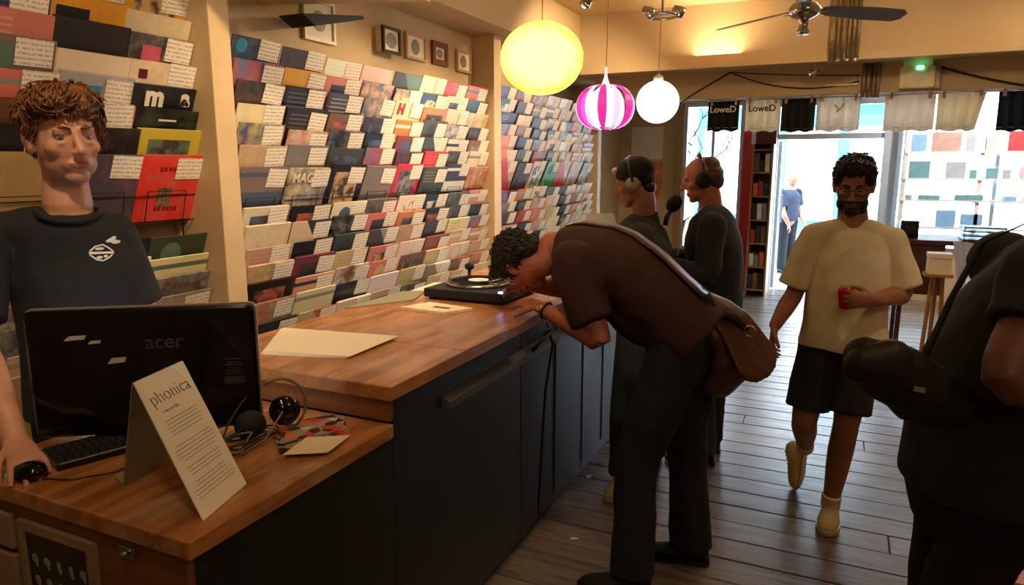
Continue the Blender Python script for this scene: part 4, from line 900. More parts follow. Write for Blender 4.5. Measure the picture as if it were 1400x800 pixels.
class Head:
    def __init__(s, c, fwd, up=(0, 0, 1), k=1.0):
        s.c = V(c); s.f = V(fwd).normalized(); u = V(up); s.u = (u-s.f*u.dot(s.f)).normalized(); s.r = s.f.cross(s.u); s.k = k
        s.M = Matrix((s.r, s.f, s.u)).transposed()
    def w(s, x, y, z): return s.c+s.M @ (V((x, y, z))*s.k)
    def inv(s, p): return (s.M.transposed() @ (V(p)-s.c))/s.k
    def e(s, mb, c, r, rot=None):
        Mx = s.M if rot is None else s.M @ rot
        mb.ell(s.w(*c), [q*s.k for q in r], Mx, 18, 12)
    def build(s, mb, neck, nr=.058):
        E = lambda c, r: s.e(mb, c, r)
        E((0, -.014, .032), (.076, .098, .086)); E((0, .014, -.012), (.070, .074, .098)); E((0, .024, -.066), (.061, .053, .044)); E((0, .056, -.098), (.03, .024, .02))
        for q in (-1, 1):
            E((q*.043, .052, -.024), (.021, .027, .022)); E((q*.026, .079, .021), (.024, .012, .0075)); E((q*.0115, .099, -.036), (.0075, .010, .0065))
            E((q*.045, .0, -.062), (.016, .038, .03)); E((q*.079, -.008, -.008), (.008, .019, .031)); E((q*.077, .0, -.026), (.008, .012, .014)); E((q*.085, -.014, .004), (.005, .016, .024))
            E((q*.03, .0715, -.0125), (.018, .013, .0075)); E((q*.03, .0745, .0105), (.0185, .0135, .0062))
        mb.limb([s.w(0, .084, .012), s.w(0, .098, -.012), s.w(0, .109, -.032)], [.0085*s.k, .0095*s.k, .0115*s.k])
        E((0, .081, -.0635), (.026, .0095, .0045)); E((0, .0795, -.072), (.022, .010, .0055)); E((0, .05, -.06), (.047, .033, .036)); E((0, .069, -.066), (.036, .015, .021))
        mb.limb([s.w(0, -.022, -.045), s.w(0, -.03, -.1), neck], [(.056*s.k, .056*s.k), (nr, nr), (nr*1.15, nr*1.1)], s.r)
    def regions(s, lips=1, beard=None, brow=None):
        R = []
        def lipf(p):
            q = s.inv(p); return abs(q.x) < .026 and q.y > .076 and (abs(q.x)/.026)**2+((q.z+.068)/.0095)**2 < 1
        R.append((lipf, lips))
        if beard is not None: R.append((lambda p: beard[0](s.inv(p)), beard[1]))
        return R
    def eyes(s, parent, look=(0, 1, 0), closed=False, iris=(60, 80, 90)):
        im = bpy.data.materials.get('iris_%d' % iris[0]) or mat('iris_%d' % iris[0], iris, .15)
        wm = bpy.data.materials.get('eye_white') or mat('eye_white', (150, 138, 130), .2, var=.01)
        for q in (-1, 1):
            c = s.w(q*.031, .0712, .0005); mb = MB(); mb.ell(c, (.0118*s.k,)*3, s.M, 16, 12)
            ey = obj('eye', mb, wm, parent, True); d = (s.M @ V(look)).normalized()
            ir = MB(); ir.ell(c+d*.0084*s.k, (.0064*s.k, .0042*s.k, .0064*s.k), s.M, 12, 8); obj('iris', ir, im, ey, True)
    def brows(s, parent, m_, t=.0035):
        for q in (-1, 1):
            mb = MB(); mb.tube([s.w(q*.012, .0925, .021), s.w(q*.028, .0915, .0265), s.w(q*.046, .079, .022)], [t*s.k, t*1.1*s.k, t*.6*s.k], 8); obj('eyebrow', mb, m_, parent, True)
    def hair(s, parent, blobs, m_, voxel=.005, amp=.004, sc=55, st=(1, 1, .35), seed=0, name='hair', locks=0, lock_len=1.0):
        mb = MB()
        for c, r in blobs: s.e(mb, c, r)
        me = solidify(mb, voxel, 2, amp, sc, st, seed=seed); o = put(name, me, m_, parent)
        if locks:
            rl = random.Random(seed+locks); lk = MB(); vs = me.vertices; off = woff(parent)
            for _ in range(locks):
                v_ = vs[rl.randrange(len(vs))]; q = v_.co+off; nn = (s.M.transposed() @ v_.normal); hq = s.inv(q)
                if hq.z < -.03: continue
                comb = V((.55*(1 if hq.x > -.03 else -.5)+rl.uniform(-.3, .3), (.9 if hq.z > .06 else -.25)+rl.uniform(-.3, .3), -.15-(.8 if hq.z < .075 else 0)))
                if hq.y < -.04: comb = V((rl.uniform(-.2, .2), -.3, -1))
                comb = (comb-nn*comb.dot(nn)); 
                if comb.length < .1: continue
                cw = (s.M @ comb.normalized()); nw = v_.normal; Lk = rl.uniform(.022, .042)*lock_len; r0 = rl.uniform(.0022, .004)
                lk.tube([q-nw*.002, q+cw*Lk*.4+nw*.004, q+cw*Lk*.75+nw*.003, q+cw*Lk-nw*.002], [r0, r0, r0*.7, r0*.2], 5)
            obj('hair_locks', lk, m_, o, True)['kind'] = 'stuff'
        return o
def hand(mb, wrist, d, pn, thumb=1, curl=(.35, .4, .45, .5), tcurl=.3, k=1.0, spread=.06, rf=.0083):
    """pn: palm normal (palm faces pn), thumb=+1: thumb on the d x pn side"""
    w_ = V(wrist); d = V(d).normalized(); pn = V(pn); pn = (pn-d*pn.dot(d)).normalized(); s_ = d.cross(pn)*thumb
    mb.limb([w_-d*.02*k, w_+d*.03*k, w_+d*.075*k], [(.028*k, .019*k), (.036*k, .016*k), (.039*k, .0135*k)], s_, n=14)
    Ls = (.068, .076, .071, .055)
    for i in range(4):
        off = (.0305-.0205*i)*k; b = w_+d*(.078-.004*abs(i-1.2))*k+s_*off; a = curl[i]*.55; fd = (d+s_*(spread*(1.5-i)*.6)).normalized(); P = [b]; L = Ls[i]*k
        for seg, fr in enumerate((.45, .31, .24)):
            v = fd*math.cos(a)+pn*math.sin(a); P.append(P[-1]+v*L*fr); a += curl[i]
        mb.limb(P, [rf*k*1.1, rf*k*1.02, rf*k*.93, rf*k*.82], None, n=10, sub=2)
    b = w_+d*.022*k+s_*.026*k+pn*.004; v1 = (d*.72+s_*.62+pn*tcurl).normalized(); v2 = (d*.9+s_*.22+pn*(tcurl*1.6)).normalized()
    mb.limb([b, b+v1*.036*k, b+v1*.036*k+v2*.03*k, b+v1*.036*k+v2*.053*k], [.0135*k, .0112*k, .0095*k, .0082*k], None, n=10, sub=2)
def shoe(root, heel, toe, up, m_, sole, name='shoe'):
    heel, toe, up = V(heel), V(toe), V(up).normalized(); d = (toe-heel); L = d.length; d.normalize(); up = (up-d*up.dot(d)).normalized(); s_ = d.cross(up)
    def ring(t, hw, h0, h1): return [heel+d*L*t+s_*hw*math.cos(a)+up*(lerp(h0, h1, (math.sin(a)+1)/2)) for a in [2*PI*j/14 for j in range(14)]]
    u = MB().rings([ring(-.03, .018, .02, .05), ring(0, .032, .014, .085), ring(.12, .037, .012, .105), ring(.3, .038, .012, .1), ring(.45, .043, .012, .075), ring(.65, .049, .012, .06), ring(.85, .043, .012, .048), ring(.97, .026, .012, .036), ring(1.0, .01, .014, .026)])
    o = obj(name, u, m_, root, True)
    so = MB(); poly = []
    for t, hw in ((-.05, .014), (0, .034), (.2, .036), (.42, .042), (.66, .053), (.86, .047), (.98, .028), (1.03, .008)): poly.append((t, hw))
    P = [heel+d*L*t+s_*hw for t, hw in poly]+[heel+d*L*t-s_*hw for t, hw in poly[::-1]]
    so.prism(P, up*.02); obj('sole', so, sole, o)
    lc = MB()
    for t in (.28, .36, .44, .52): c = heel+d*L*t+up*lerp(.098, .072, (t-.28)/.24); lc.tube([c-s_*.018, c+up*.004, c+s_*.018], .0028, 6)
    obj('laces', lc, M['paper'] if sole is M['rubberw'] else M['black'], o)
M['rubberw'] = mat('white_rubber', (206, 196, 170), .6)
def person(loc, label, cat='person'): return thing('person', loc, label, cat)

def skinmat(name, c): 
    m_ = mat(name, c, .48, var=.1, scale=18, bump=.08, bscale=220); b = m_.node_tree.nodes['Principled BSDF']; b.inputs['Subsurface Weight'].default_value = .08; b.inputs['Subsurface Radius'].default_value = (.01, .004, .002); return m_
SK1 = skinmat('fair_skin', (206, 150, 122)); SK2 = skinmat('tan_skin', (158, 104, 80)); SK3 = skinmat('ruddy_skin', (176, 104, 80)); SK4 = skinmat('olive_skin', (150, 100, 76))
LIP = mat('lip', (172, 104, 90), .45); LIP2 = mat('lip_dark', (110, 62, 56), .4); STUB = skinmat('stubble_skin', (184, 132, 106))
def cloth(name, c, **kw): return mat(name, c, .85, var=.08, scale=10, bump=.25, bscale=300, **kw)

# --- shop assistant behind the counter
pr_ = person((-2.07, 1.36, .12), 'shop assistant with tousled auburn hair and black T-shirt with white chest emblem, behind the counter')
f1 = V((.83, -.56, 0)); r1 = V((.55, .83, 0))      # chest direction, his left (image right)
hd = Head((-2.05, 1.34, 1.757), (.965, -.26, -.03), (0.03, -.06, 1), 1.12)
nk = V((-2.08, 1.35, 1.56)); shR = V((-2.20, 1.19, 1.475)); shL = V((-2.03, 1.45, 1.465)); pel = V((-2.09, 1.37, 1.0))
elR = V((-2.115, 1.075, 1.23)); wrR = V((-1.825, .985, 1.005)); elL = V((-1.985, 1.495, 1.21)); wrL = V((-1.80, 1.50, 1.0))
side1 = (shL-shR).normalized()
b = Body(); hd.build(b, nk, .058)
b.limb([pel, pel+V((0, 0, .16)), pel+V((0, 0, .34)), V((-2.085, 1.355, 1.45)), nk+V((0, 0, -.03))], [(.155, .105), (.135, .095), (.16, .112), (.14, .085), (.07, .062)], side1)
for sh, el, wr in ((shR, elR, wrR), (shL, elL, wrL)):
    b.limb([sh, sh.lerp(el, .5), el, el.lerp(wr, .35), wr], [.052, .047, .041, .042, (.029, .024)])
for q in (-1, 1): b.limb([pel+side1*.08*q, pel+side1*.09*q+V((0, 0, -.42)), pel+side1*.09*q+V((0, 0, -.80))], [.085, .058, .045])
hand(b, wrR+V((.012, -.004, -.006)), (.86, -.28, -.26), (-.1, 0, -1), thumb=-1, curl=(.28, .3, .34, .4), tcurl=.35, k=1.0, spread=.25)
hand(b, wrL, (.8, -.3, -.3), (0, 0, -1), thumb=1)
me = solidify(b, .0042, 5)
stub = (lambda q: q.z < -.045 and q.y > .0 and abs(q.x) < .07 and q.z > -.125 and not (abs(q.x) < .02 and q.z > -.085), 2)
put('body', me, [SK1, LIP, STUB], pr_, hd.regions(1, stub))
hd.eyes(pr_, (.12, 1, -.03), iris=(70, 86, 96))
HAIR1 = mat('auburn_hair', (116, 72, 40), .5, var=.6, scale=60, stretch=(1, .4, 1), bump=.4, bscale=160); hd.brows(pr_, HAIR1, .0034)
hd.hair(pr_, [((0, -.032, .055), (.086, .096, .08)), ((-.02, .058, .075), (.05, .034, .026)), ((-.07, -.0, .02), (.02, .04, .045)), ((0, .03, .098), (.07, .062, .034)), ((-.035, .05, .088), (.045, .042, .03)), ((.03, .062, .083), (.04, .034, .026)), ((.045, .045, .078), (.034, .036, .026)), ((-.062, -.0, .05), (.026, .05, .05)), ((.062, -.01, .05), (.024, .05, .05)), ((0, -.08, .0), (.06, .036, .06)), ((-.05, .04, .075), (.03, .03, .03))], HAIR1, .004, .006, 21, (1, 1, .55), 3, locks=1100, lock_len=1.15)
sm = Body(); BT = cloth('black_tee', (26, 27, 30))
sm.limb([pel+V((0, 0, -.08)), pel+V((0, 0, .14)), pel+V((0, 0, .34)), V((-2.085, 1.355, 1.452)), nk+V((0, 0, -.022))], [(.185, .135), (.175, .128), (.185, .135), (.155, .1), (.078, .074)], side1, dome=(0, 0), n=24)
for sh, el in ((shR, elR), (shL, elL)):
    d_ = (el-sh); sm.limb([sh-d_.normalized()*.0+V((0, 0, .008)), sh.lerp(el, .45), sh.lerp(el, .86)], [.062, .064, .07], dome=(1, 0))
sm.limb([shR+V((0, 0, .012)), (shR+shL)/2+V((0, 0, .035)), shL+V((0, 0, .012))], [.05, .06, .05], None)
me = solidify(sm, .006, 5, .0045, 9, (1, 1, .45), seed=1)
tee = put('t_shirt', me, BT, pr_)
# collar rib and chest emblem
col = MB(); cpts = []
for j in range(24):
    a = 2*PI*j/24; cpts.append(nk+side1*(.082*math.cos(a))+f1*(.012+.078*math.sin(a))+V((0, 0, -.012-.03*max(0, math.sin(a)))))
obj('collar', MB().tube(cpts, .008, 8, True), BT, pr_, True)
def surf_pt(me_obj, p, d):   # first hit on the cloth, in world coordinates
    off = woff(me_obj.parent)+me_obj.location; bv = BVH(me_obj); h = bv.ray_cast(V(p)-off, V(d).normalized()); return (h[0]+off, h[1]) if h[0] else (V(p), -V(d))
from mathutils.bvhtree import BVHTree
def BVH(o): me = o.data; return BVHTree.FromPolygons([v.co for v in me.vertices], [p.vertices for p in me.polygons])
bv = BVH(tee); off = woff(pr_); EM = mat('white_print', (226, 224, 214), .6)
def decal(parts, centre_dir_origin, direction, ux, uy, name, m_, parent, bvh, offs, lift=.0025):
    """flat print pieces pressed onto the cloth: each piece a polygon in (u, v) metres"""
    for poly in parts:
        P = []
        for (u, v) in poly:
            h = bvh.ray_cast(centre_dir_origin+ux*u+uy*v-offs, direction)
            if h[0] is None: break
            P.append(h[0]+offs-direction*lift)
        else:
            if len(P) >= 3: obj(name, MB().prism(P, direction*.0015), m_, parent)
ux = r1.normalized(); uy = V((0, 0, 1)); org = nk+r1*.075+f1*.5+V((0, 0, -.135)); dd = -f1.normalized()
def ov(cx, cy, rx, ry, n=12): return [(cx+rx*math.cos(2*PI*j/n), cy+ry*math.sin(2*PI*j/n)) for j in range(n)]
decal([ov(.028, .034, .011, .0055), ov(.038, .027, .013, .0055), ov(.034, .040, .007, .004), ov(.02, .031, .008, .004), [(-.034, .006), (-.018, .02), (.004, .024), (.002, .02), (-.016, .016), (-.028, .005)], [(.004, .024), (.018, .014), (.03, .002), (.026, .001), (.014, .012), (.002, .02)],
       [(-.034, .004), (.03, .0), (.03, -.006), (-.034, -.003)], [(-.034, -.006), (-.016, -.022), (-.0, -.026), (.0, -.022), (-.014, -.018), (-.029, -.005)], [(0, -.026), (.018, -.018), (.028, -.008), (.023, -.008), (.015, -.015), (0, -.022)], ov(-.008, -.014, .008, .004), ov(.008, -.012, .006, .004), ov(-.006, .011, .012, .004)],
      org, dd, ux, uy, 'chest_emblem', EM, pr_, bv, off)
DJ = cloth('dark_jeans', (22, 26, 34)); tr_ = Body()
for q in (-1, 1): tr_.limb([pel+side1*.075*q+V((0, 0, .0)), pel+side1*.09*q+V((0, 0, -.42)), pel+side1*.09*q+V((0, 0, -.80))], [.1, .075, .065], dome=(1, 0))
put('trousers', solidify(tr_, .01, 3), DJ, pr_)
for q in (-1, 1):
    a = pel+side1*.09*q; shoe(pr_, (a.x-.05*f1.x, a.y-.05*f1.y, .13), (a.x+.2*f1.x, a.y+.2*f1.y, .13), (0, 0, 1), M['black'], M['black'])
tag(obj('platform', MB().box((-2.42, .7, .0), (-1.96, 2.3, .12)), M['ply'], bevel=.004), 'low wooden platform the assistant stands on behind the counter', 'platform')

# --- customer bent over the turntable
pb = person((-.58, 2.68, 0), 'man in brown T-shirt and dark jeans bent double over the turntable on the counter')
hipc = V((-.53, 2.78, 1.0)); sN = V((-.95, 2.585, 1.30)); sF = V((-1.03, 2.93, 1.31)); nkB = V((-1.085, 2.755, 1.335))
hB = Head((-1.225, 2.735, 1.265), (-.2, .35, -.92), (-.95, .1, .25), 1.07)
sideB = V((.05, -1, 0)).normalized()
b = Body(); hB.build(b, nkB, .06)
spine = [hipc, V((-.62, 2.77, 1.13)), V((-.80, 2.765, 1.275)), V((-.97, 2.76, 1.32)), nkB]
b.limb(spine, [(.16, .12), (.145, .11), (.165, .12), (.155, .095), (.07, .066)], sideB)
elN = V((-.80, 2.535, 1.015)); wrN = V((-1.075, 2.60, 1.105)); elF = V((-1.12, 3.0, 1.12)); wrF = V((-1.22, 2.84, 1.15))
for sh, el, wr in ((sN, elN, wrN), (sF, elF, wrF)): b.limb([sh, sh.lerp(el, .5), el, el.lerp(wr, .35), wr], [.056, .051, .044, .045, (.031, .026)])
hand(b, wrN+V((-.01, .005, .003)), (-.86, .42, .03), (.0, .25, -.9), thumb=1, curl=(.3, .35, .4, .45), k=1.02)
hand(b, wrF+V((-.005, 0, 0)), (-.86, -.2, -.12), (-.1, -.3, -.9), thumb=-1, curl=(.45, .5, .55, .55), k=1.0)
knN = V((-.655, 2.60, .52)); anN = V((-.64, 2.52, .1)); knF = V((-.52, 2.90, .53)); anF = V((-.47, 2.84, .1))
for hp_, kn, an in ((hipc+V((0, -.09, -.02)), knN, anN), (hipc+V((0, .09, -.02)), knF, anF)): b.limb([hp_, hp_.lerp(kn, .5), kn, kn.lerp(an, .35), an], [.09, .08, .058, .056, .042])
put('body', solidify(b, .006, 3), [SK3, LIP2, STUB], pb, hB.regions(1))
HB = mat('dark_brown_hair', (34, 22, 14), .7, var=.4, scale=50)
hB.hair(pb, [((0, -.03, .04), (.084, .098, .085)), ((0, -.085, -.015), (.062, .04, .062)), ((-.058, -.01, .03), (.028, .06, .055)), ((.058, -.01, .03), (.028, .06, .055)), ((0, .045, .088), (.064, .05, .034))], HB, .006, .005, 45, (1, 1, 1), 5, locks=700, lock_len=.8)
BR = cloth('brown_tee', (60, 29, 23)); sm = Body()
sm.limb([V((-.465, 2.78, 1.0)), V((-.60, 2.77, 1.11)), V((-.80, 2.765, 1.265)), V((-.975, 2.76, 1.32)), V((-1.06, 2.757, 1.335))], [(.205, .165), (.19, .155), (.19, .15), (.165, .115), (.085, .08)], sideB, dome=(0, 0), n=24)
sm.limb([V((-.60, 2.77, 1.02)), V((-.72, 2.765, 1.08)), V((-.86, 2.76, 1.2))], [(.15, .09), (.15, .1), (.13, .08)], sideB)
for sh, el in ((sN, elN), (sF, elF)): sm.limb([sh+V((.01, 0, .005)), sh.lerp(el, .45), sh.lerp(el, .78)], [.08, .082, .085], dome=(1, 0))
btee = put('t_shirt', solidify(sm, .008, 14, .006, 7, (1, 1, 1), seed=4), BR, pb)
0 and obj('collar', MB().tube([nkB+sideB*(.08*math.cos(a))+V((-.25, 0, .97))*0+V((.02, 0, -.0))+V((-.5, 0, -.86)).normalized()*(-.075*math.sin(a)) for a in [2*PI*j/20 for j in range(20)]], .008, 8, True), BR, pb, True)
JN = cloth('dark_blue_jeans', (20, 26, 36)); tr_ = Body()
tr_.limb([hipc+V((.0, 0, .03)), hipc+V((0, 0, -.08))], [(.165, .12), (.165, .125)], sideB)
for hp_, kn, an in ((hipc+V((0, -.085, -.03)), knN, anN), (hipc+V((.0, .085, -.03)), knF, anF)): tr_.limb([hp_, hp_.lerp(kn, .5)+V((.0, 0, 0)), kn, kn.lerp(an, .5), an+V((0, 0, -.03))], [.112, .105, .085, .08, .088], dome=(1, 0))
put('jeans', solidify(tr_, .008, 4, .006, 8, (1, 1, .5), seed=6), JN, pb)
shoe(pb, anN+V((.07, 0, -.098)), anN+V((-.2, -.06, -.098)), (0, 0, 1), M['blackmat'], M['black']); shoe(pb, anF+V((.07, 0, -.098)), anF+V((-.2, -.03, -.098)), (0, 0, 1), M['blackmat'], M['black'])
wt = thing('wristwatch', tuple(wrN), 'gold-rimmed wristwatch on the near wrist of the bending man', 'watch'); wd_ = (wrN-elN).normalized(); wu = wd_.orthogonal().normalized(); wv_ = wd_.cross(wu)
obj('strap', MB().tube([wrN-wd_*.03+(wu*math.cos(a)+wv_*math.sin(a))*.035 for a in [2*PI*j/20 for j in range(20)]], .005, 6, True), M['black'], wt, True)
obj('dial', MB().lathe([(.017, 0), (.018, .005), (.014, .008), (0, .008)], wrN-wd_*.03+V((-.02, -.03, .018))*.9, 20, (-.3, -.75, .55)), mat('brass', (200, 160, 90), .25, .9), wt, True)
# shoulder bag: strap across the back and brown bag behind the hips
bg = thing('shoulder_bag', (-.3, 2.85, .72), 'large brown leather shoulder bag hanging behind the bent man', 'bag'); LB = mat('brown_leather', (78, 40, 29), .45, var=.2, scale=10, bump=.2, bscale=90)
bvb = BVH(btee); offb = woff(pb); sp = []
for t in range(15):
    q = V((-.44, 2.72, 1.6)).lerp(V((-1.03, 2.8, 1.6)), t/14); h = bvb.ray_cast(q-offb, V((0, 0, -1)))
    if h[0]: sp.append(h[0]+offb+V((0, 0, .006)))
rg = []
for i, p in enumerate(sp):
    t = (sp[min(i+1, len(sp)-1)]-sp[max(i-1, 0)]).normalized(); s_ = V((0, 1, 0)); n_ = t.cross(s_); rg.append([p-s_*.05-n_*.004, p+s_*.05-n_*.004, p+s_*.05+n_*.004, p-s_*.05+n_*.004])
obj('strap', MB().rings(rg), LB, bg, True)
bm_ = Body(); bc = V((-.33, 2.86, .93))
bm_.limb([V((-.44, 2.78, 1.115)), V((-.36, 2.81, 1.03)), V((-.32, 2.84, .92)), V((-.37, 2.84, .82))], [(.09, .035), (.13, .055), (.165, .07), (.13, .045)], (.45, .9, 0.05), n=20)
put('body_panel', solidify(bm_, .008, 4, .006, 9, seed=8), LB, bg)
fl_ = Body(); fl_.limb([V((-.43, 2.77, 1.135)), V((-.335, 2.80, 1.06)), V((-.245, 2.80, .93))], [(.08, .02), (.115, .022), (.14, .018)], (.45, .9, 0.05), n=16)
put('flap', solidify(fl_, .007, 3, .003, 10, seed=9), LB, bg)
obj('buckle', MB().tube([V((-.27, 2.72, 1.06))+V((.02*math.cos(a), 0, .02*math.sin(a))) for a in [2*PI*j/12 for j in range(12)]], .004, 6, True), M['chrome'], bg, True)
obj('strap_end', MB().tube([sp[0] if sp else V((-.45, 2.72, 1.15)), V((-.40, 2.74, 1.12)), V((-.33, 2.74, 1.1)), V((-.28, 2.73, 1.06))], [.018, .018, .02, .014], 8), M['blackmat'], bg, True)

# --- man in cream T-shirt walking toward the camera
pt = person((.05, 3.45, 0), 'man with glasses and dark beard in cream T-shirt and dark shorts, walking along the floorboards')
fT = V((-.02, -1, 0)).normalized(); sT = V((-.98, .12, 0)).normalized()   # sT: his right (image left)
hT = Head((.052, 3.475, 1.592), (-.04, -1, -.3), (0, -.2, 1), 1.0)
nkT = V((.062, 3.53, 1.405)); pT = V((.06, 3.50, .93))
shTR = V((-.1, 3.505, 1.35)); shTL = V((.225, 3.53, 1.345)); elTR = V((-.158, 3.50, 1.09)); wrTR = V((-.225, 3.36, .955)); elTL = V((.285, 3.52, 1.115)); wrTL = V((.17, 3.30, 1.115))
b = Body(); hT.build(b, nkT, .06)
b.limb([pT, pT+V((0, 0, .15)), V((.062, 3.52, 1.25)), V((.062, 3.525, 1.335)), nkT+V((0, 0, -.03))], [(.155, .11), (.14, .105), (.16, .115), (.145, .09), (.07, .065)], sT)
for sh, el, wr in ((shTR, elTR, wrTR), (shTL, elTL, wrTL)): b.limb([sh, sh.lerp(el, .5), el, el.lerp(wr, .35), wr], [.052, .047, .041, .042, (.03, .025)])
hand(b, wrTR+V((0, 0, -.005)), (-.08, -.25, -.95), (.95, -.1, -.1), thumb=1, curl=(.35, .42, .5, .55))
hand(b, wrTL+V((-.008, -.008, 0)), (-.93, -.22, -.02), (-.05, .97, -.05), thumb=-1, curl=(.62, .66, .7, .74), tcurl=.8)
hR, kR, aR = V((-.03, 3.5, .9)), V((-.072, 3.43, .50)), V((-.068, 3.80, .235)); hL, kL, aL = V((.13, 3.5, .9)), V((.105, 3.435, .505)), V((.07, 3.475, .095))
b.limb([hR, hR.lerp(kR, .5), kR, kR.lerp(aR, .35)+V((0, .015, -.01)), aR], [.088, .078, .057, .058, .037]); b.limb([hL, hL.lerp(kL, .5), kL, kL.lerp(aL, .35)+V((0, .02, 0)), aL], [.088, .078, .056, .057, .037])
beardf = (lambda q: ((q.z < -.03 and abs(q.x) > .052) or q.z < -.052 or (q.z < -.047 and abs(q.x) < .03)) and q.y > -.005 and q.z > -.125 and not (abs(q.x) < .02 and -.076 < q.z < -.058), 2)
BH = mat('black_hair', (20, 16, 15), .5, var=.3, scale=60)
put('body', solidify(b, .0045, 3), [SK2, LIP2, BH], pt, hT.regions(1, beardf))
hT.eyes(pt, (0, 1, -.35), iris=(50, 34, 24)); hT.brows(pt, BH, .0042)
hT.hair(pt, [((0, -.03, .05), (.083, .096, .082)), ((0, .045, .09), (.066, .048, .034)), ((0, -.08, .0), (.06, .036, .055)), ((-.06, .02, .055), (.023, .046, .045)), ((.06, .02, .055), (.023, .046, .045)), ((0, .06, .098), (.05, .032, .024))], BH, .005, .003, 60, (1, 1, 1), 2, locks=700, lock_len=.7)
# beard volume
hT.hair(pt, [((0, .054, -.1), (.034, .028, .024)), ((-.044, .03, -.074), (.02, .034, .032)), ((.044, .03, -.074), (.02, .034, .032)), ((0, .084, -.053), (.025, .0075, .005))], BH, .004, .002, 90, (1, 1, 1), 4, name='beard')
gl = thing('glasses', tuple(hT.w(0, .1, 0)), 'dark round-framed glasses worn by the bearded man', 'glasses')
for q in (-1, 1):
    obj('rim', MB().tube([hT.w(q*.032+.024*math.cos(a), .098-.006*abs(math.cos(a)), -.002+.019*math.sin(a)) for a in [2*PI*j/20 for j in range(20)]], .0018, 6, True), M['black'], gl, True)
    obj('temple', MB().tube([hT.w(q*.056, .093, .004), hT.w(q*.076, .06, .004), hT.w(q*.083, -.01, .002)], .0018, 6), M['black'], gl)
obj('bridge', MB().tube([hT.w(-.009, .099, .002), hT.w(0, .102, .005), hT.w(.009, .099, .002)], .0018, 6), M['black'], gl)
CT = cloth('cream_tee', (226, 214, 180)); sm = Body()
sm.limb([pT+V((0, 0, -.075)), pT+V((0, 0, .12)), V((.062, 3.515, 1.22)), V((.062, 3.525, 1.335)), nkT+V((0, 0, -.018))], [(.188, .152), (.172, .138), (.168, .135), (.145, .105), (.082, .078)], sT, dome=(0, 0), n=24)
for sh, el, q in ((shTR, elTR, -1), (shTL, elTL, 1)): sm.limb([sh+V((-.01*q, 0, .006)), sh.lerp(el, .45)+V((.008*q, 0, 0)), sh.lerp(el, .88)+V((.012*q, 0, 0))], [.06, .066, .073], dome=(1, 0))
sm.limb([shTR+V((0, 0, .012)), (shTR+shTL)/2+V((0, 0, .035)), shTL+V((0, 0, .012))], [.05, .06, .05], None)
ctee = put('t_shirt', solidify(sm, .006, 14, .008, 7, (1, 1, .6), seed=11), CT, pt)
obj('collar', MB().tube([nkT+sT*(.086*math.cos(a))+fT*(.008+.082*math.sin(a))+V((0, 0, -.01-.028*max(0, math.sin(a)))) for a in [2*PI*j/24 for j in range(24)]], .008, 8, True), CT, pt, True)
SH = cloth('dark_shorts', (26, 28, 34)); tr_ = Body(); tr_.limb([pT+V((0, 0, .03)), pT+V((0, 0, -.05))], [(.155, .11), (.16, .115)], sT)
for hp_, kn in ((hR, kR), (hL, kL)): tr_.limb([hp_+V((0, 0, .02)), hp_.lerp(kn, .5), hp_.lerp(kn, .86)], [.085, .095, .098], dome=(1, 0))
put('shorts', solidify(tr_, .007, 4, .004, 9, (1, 1, .5), seed=12), SH, pt)
WH = cloth('white_sock', (206, 198, 180)); BG = mat('beige_sneaker', (190, 168, 116), .6)
for an, kn in ((aR, kR), (aL, kL)): put('sock', solidify(Body().limb([an+(kn-an)*.09, an, an+V((0, 0, -.01))], [.046, .043, .046], dome=(0, 1)), .006, 2), WH, pt)
shoe(pt, (.075, 3.545, .004), (.06, 3.30, .004), (0, 0, 1), BG, M['rubberw']); shoe(pt, (-.066, 3.90, .185), (-.088, 3.745, .01), (0, .62, .78), BG, M['rubberw'])
cn = thing('red_can', (.08, 3.235, 1.05), 'red drinks can held by the bearded man in the cream T-shirt', 'can'); cc = V((.058, 3.308, 1.10))
obj('can_body', MB().lathe([(.02, -.035), (.029, -.028), (.031, -.02), (.031, .05), (.024, .062)], cc, 24, (-.1, -.05, 1)), mat('red_can_metal', (196, 24, 34), .3, .3), cn, True)
obj('can_top', MB().lathe([(.024, .062), (.025, .066), (.02, .064), (0, .063)], cc, 24, (-.1, -.05, 1)), M['chrome'], cn, True)

# --- customer in black cap with headphones
pc = person((-.93, 3.6, 0), 'customer in backwards black cap and light headphones, dark jacket, behind the bent man')
hC = Head((-.985, 3.64, 1.585), (-.93, -.12, -.28), (-.28, 0, 1), 1.0); nkC = V((-.935, 3.68, 1.40)); pC = V((-.88, 3.62, .92)); sC = V((.25, .97, 0)).normalized()
sCN = V((-.905, 3.50, 1.315)); sCF = V((-.99, 3.85, 1.33)); elC = V((-.93, 3.42, 1.07)); wrC = V((-1.06, 3.45, 1.26)); elCF = V((-1.02, 3.92, 1.12)); wrCF = V((-1.15, 3.80, 1.12))
b = Body(); hC.build(b, nkC, .06); b.limb([pC, pC+V((-.01, 0, .18)), V((-.925, 3.65, 1.22)), V((-.94, 3.67, 1.34)), nkC+V((0, 0, -.02))], [(.15, .11), (.14, .1), (.16, .115), (.145, .09), (.07, .065)], sC)
for sh, el, wr in ((sCN, elC, wrC), (sCF, elCF, wrCF)): b.limb([sh, sh.lerp(el, .5), el, el.lerp(wr, .35), wr], [.052, .047, .041, .042, .029])
hand(b, wrC, (-.5, .1, .85), (-.6, .5, -.3), thumb=-1, curl=(.6, .65, .7, .7)); hand(b, wrCF, (-.9, -.2, -.2), (0, 0, -1), thumb=1)
for hp_, an in ((pC+sC*-.08, V((-.93, 3.40, .1))), (pC+sC*.08, V((-.85, 3.72, .1)))): b.limb([hp_, hp_.lerp(an, .5)+V((-.02, 0, .02)), an], [.085, .055, .04])
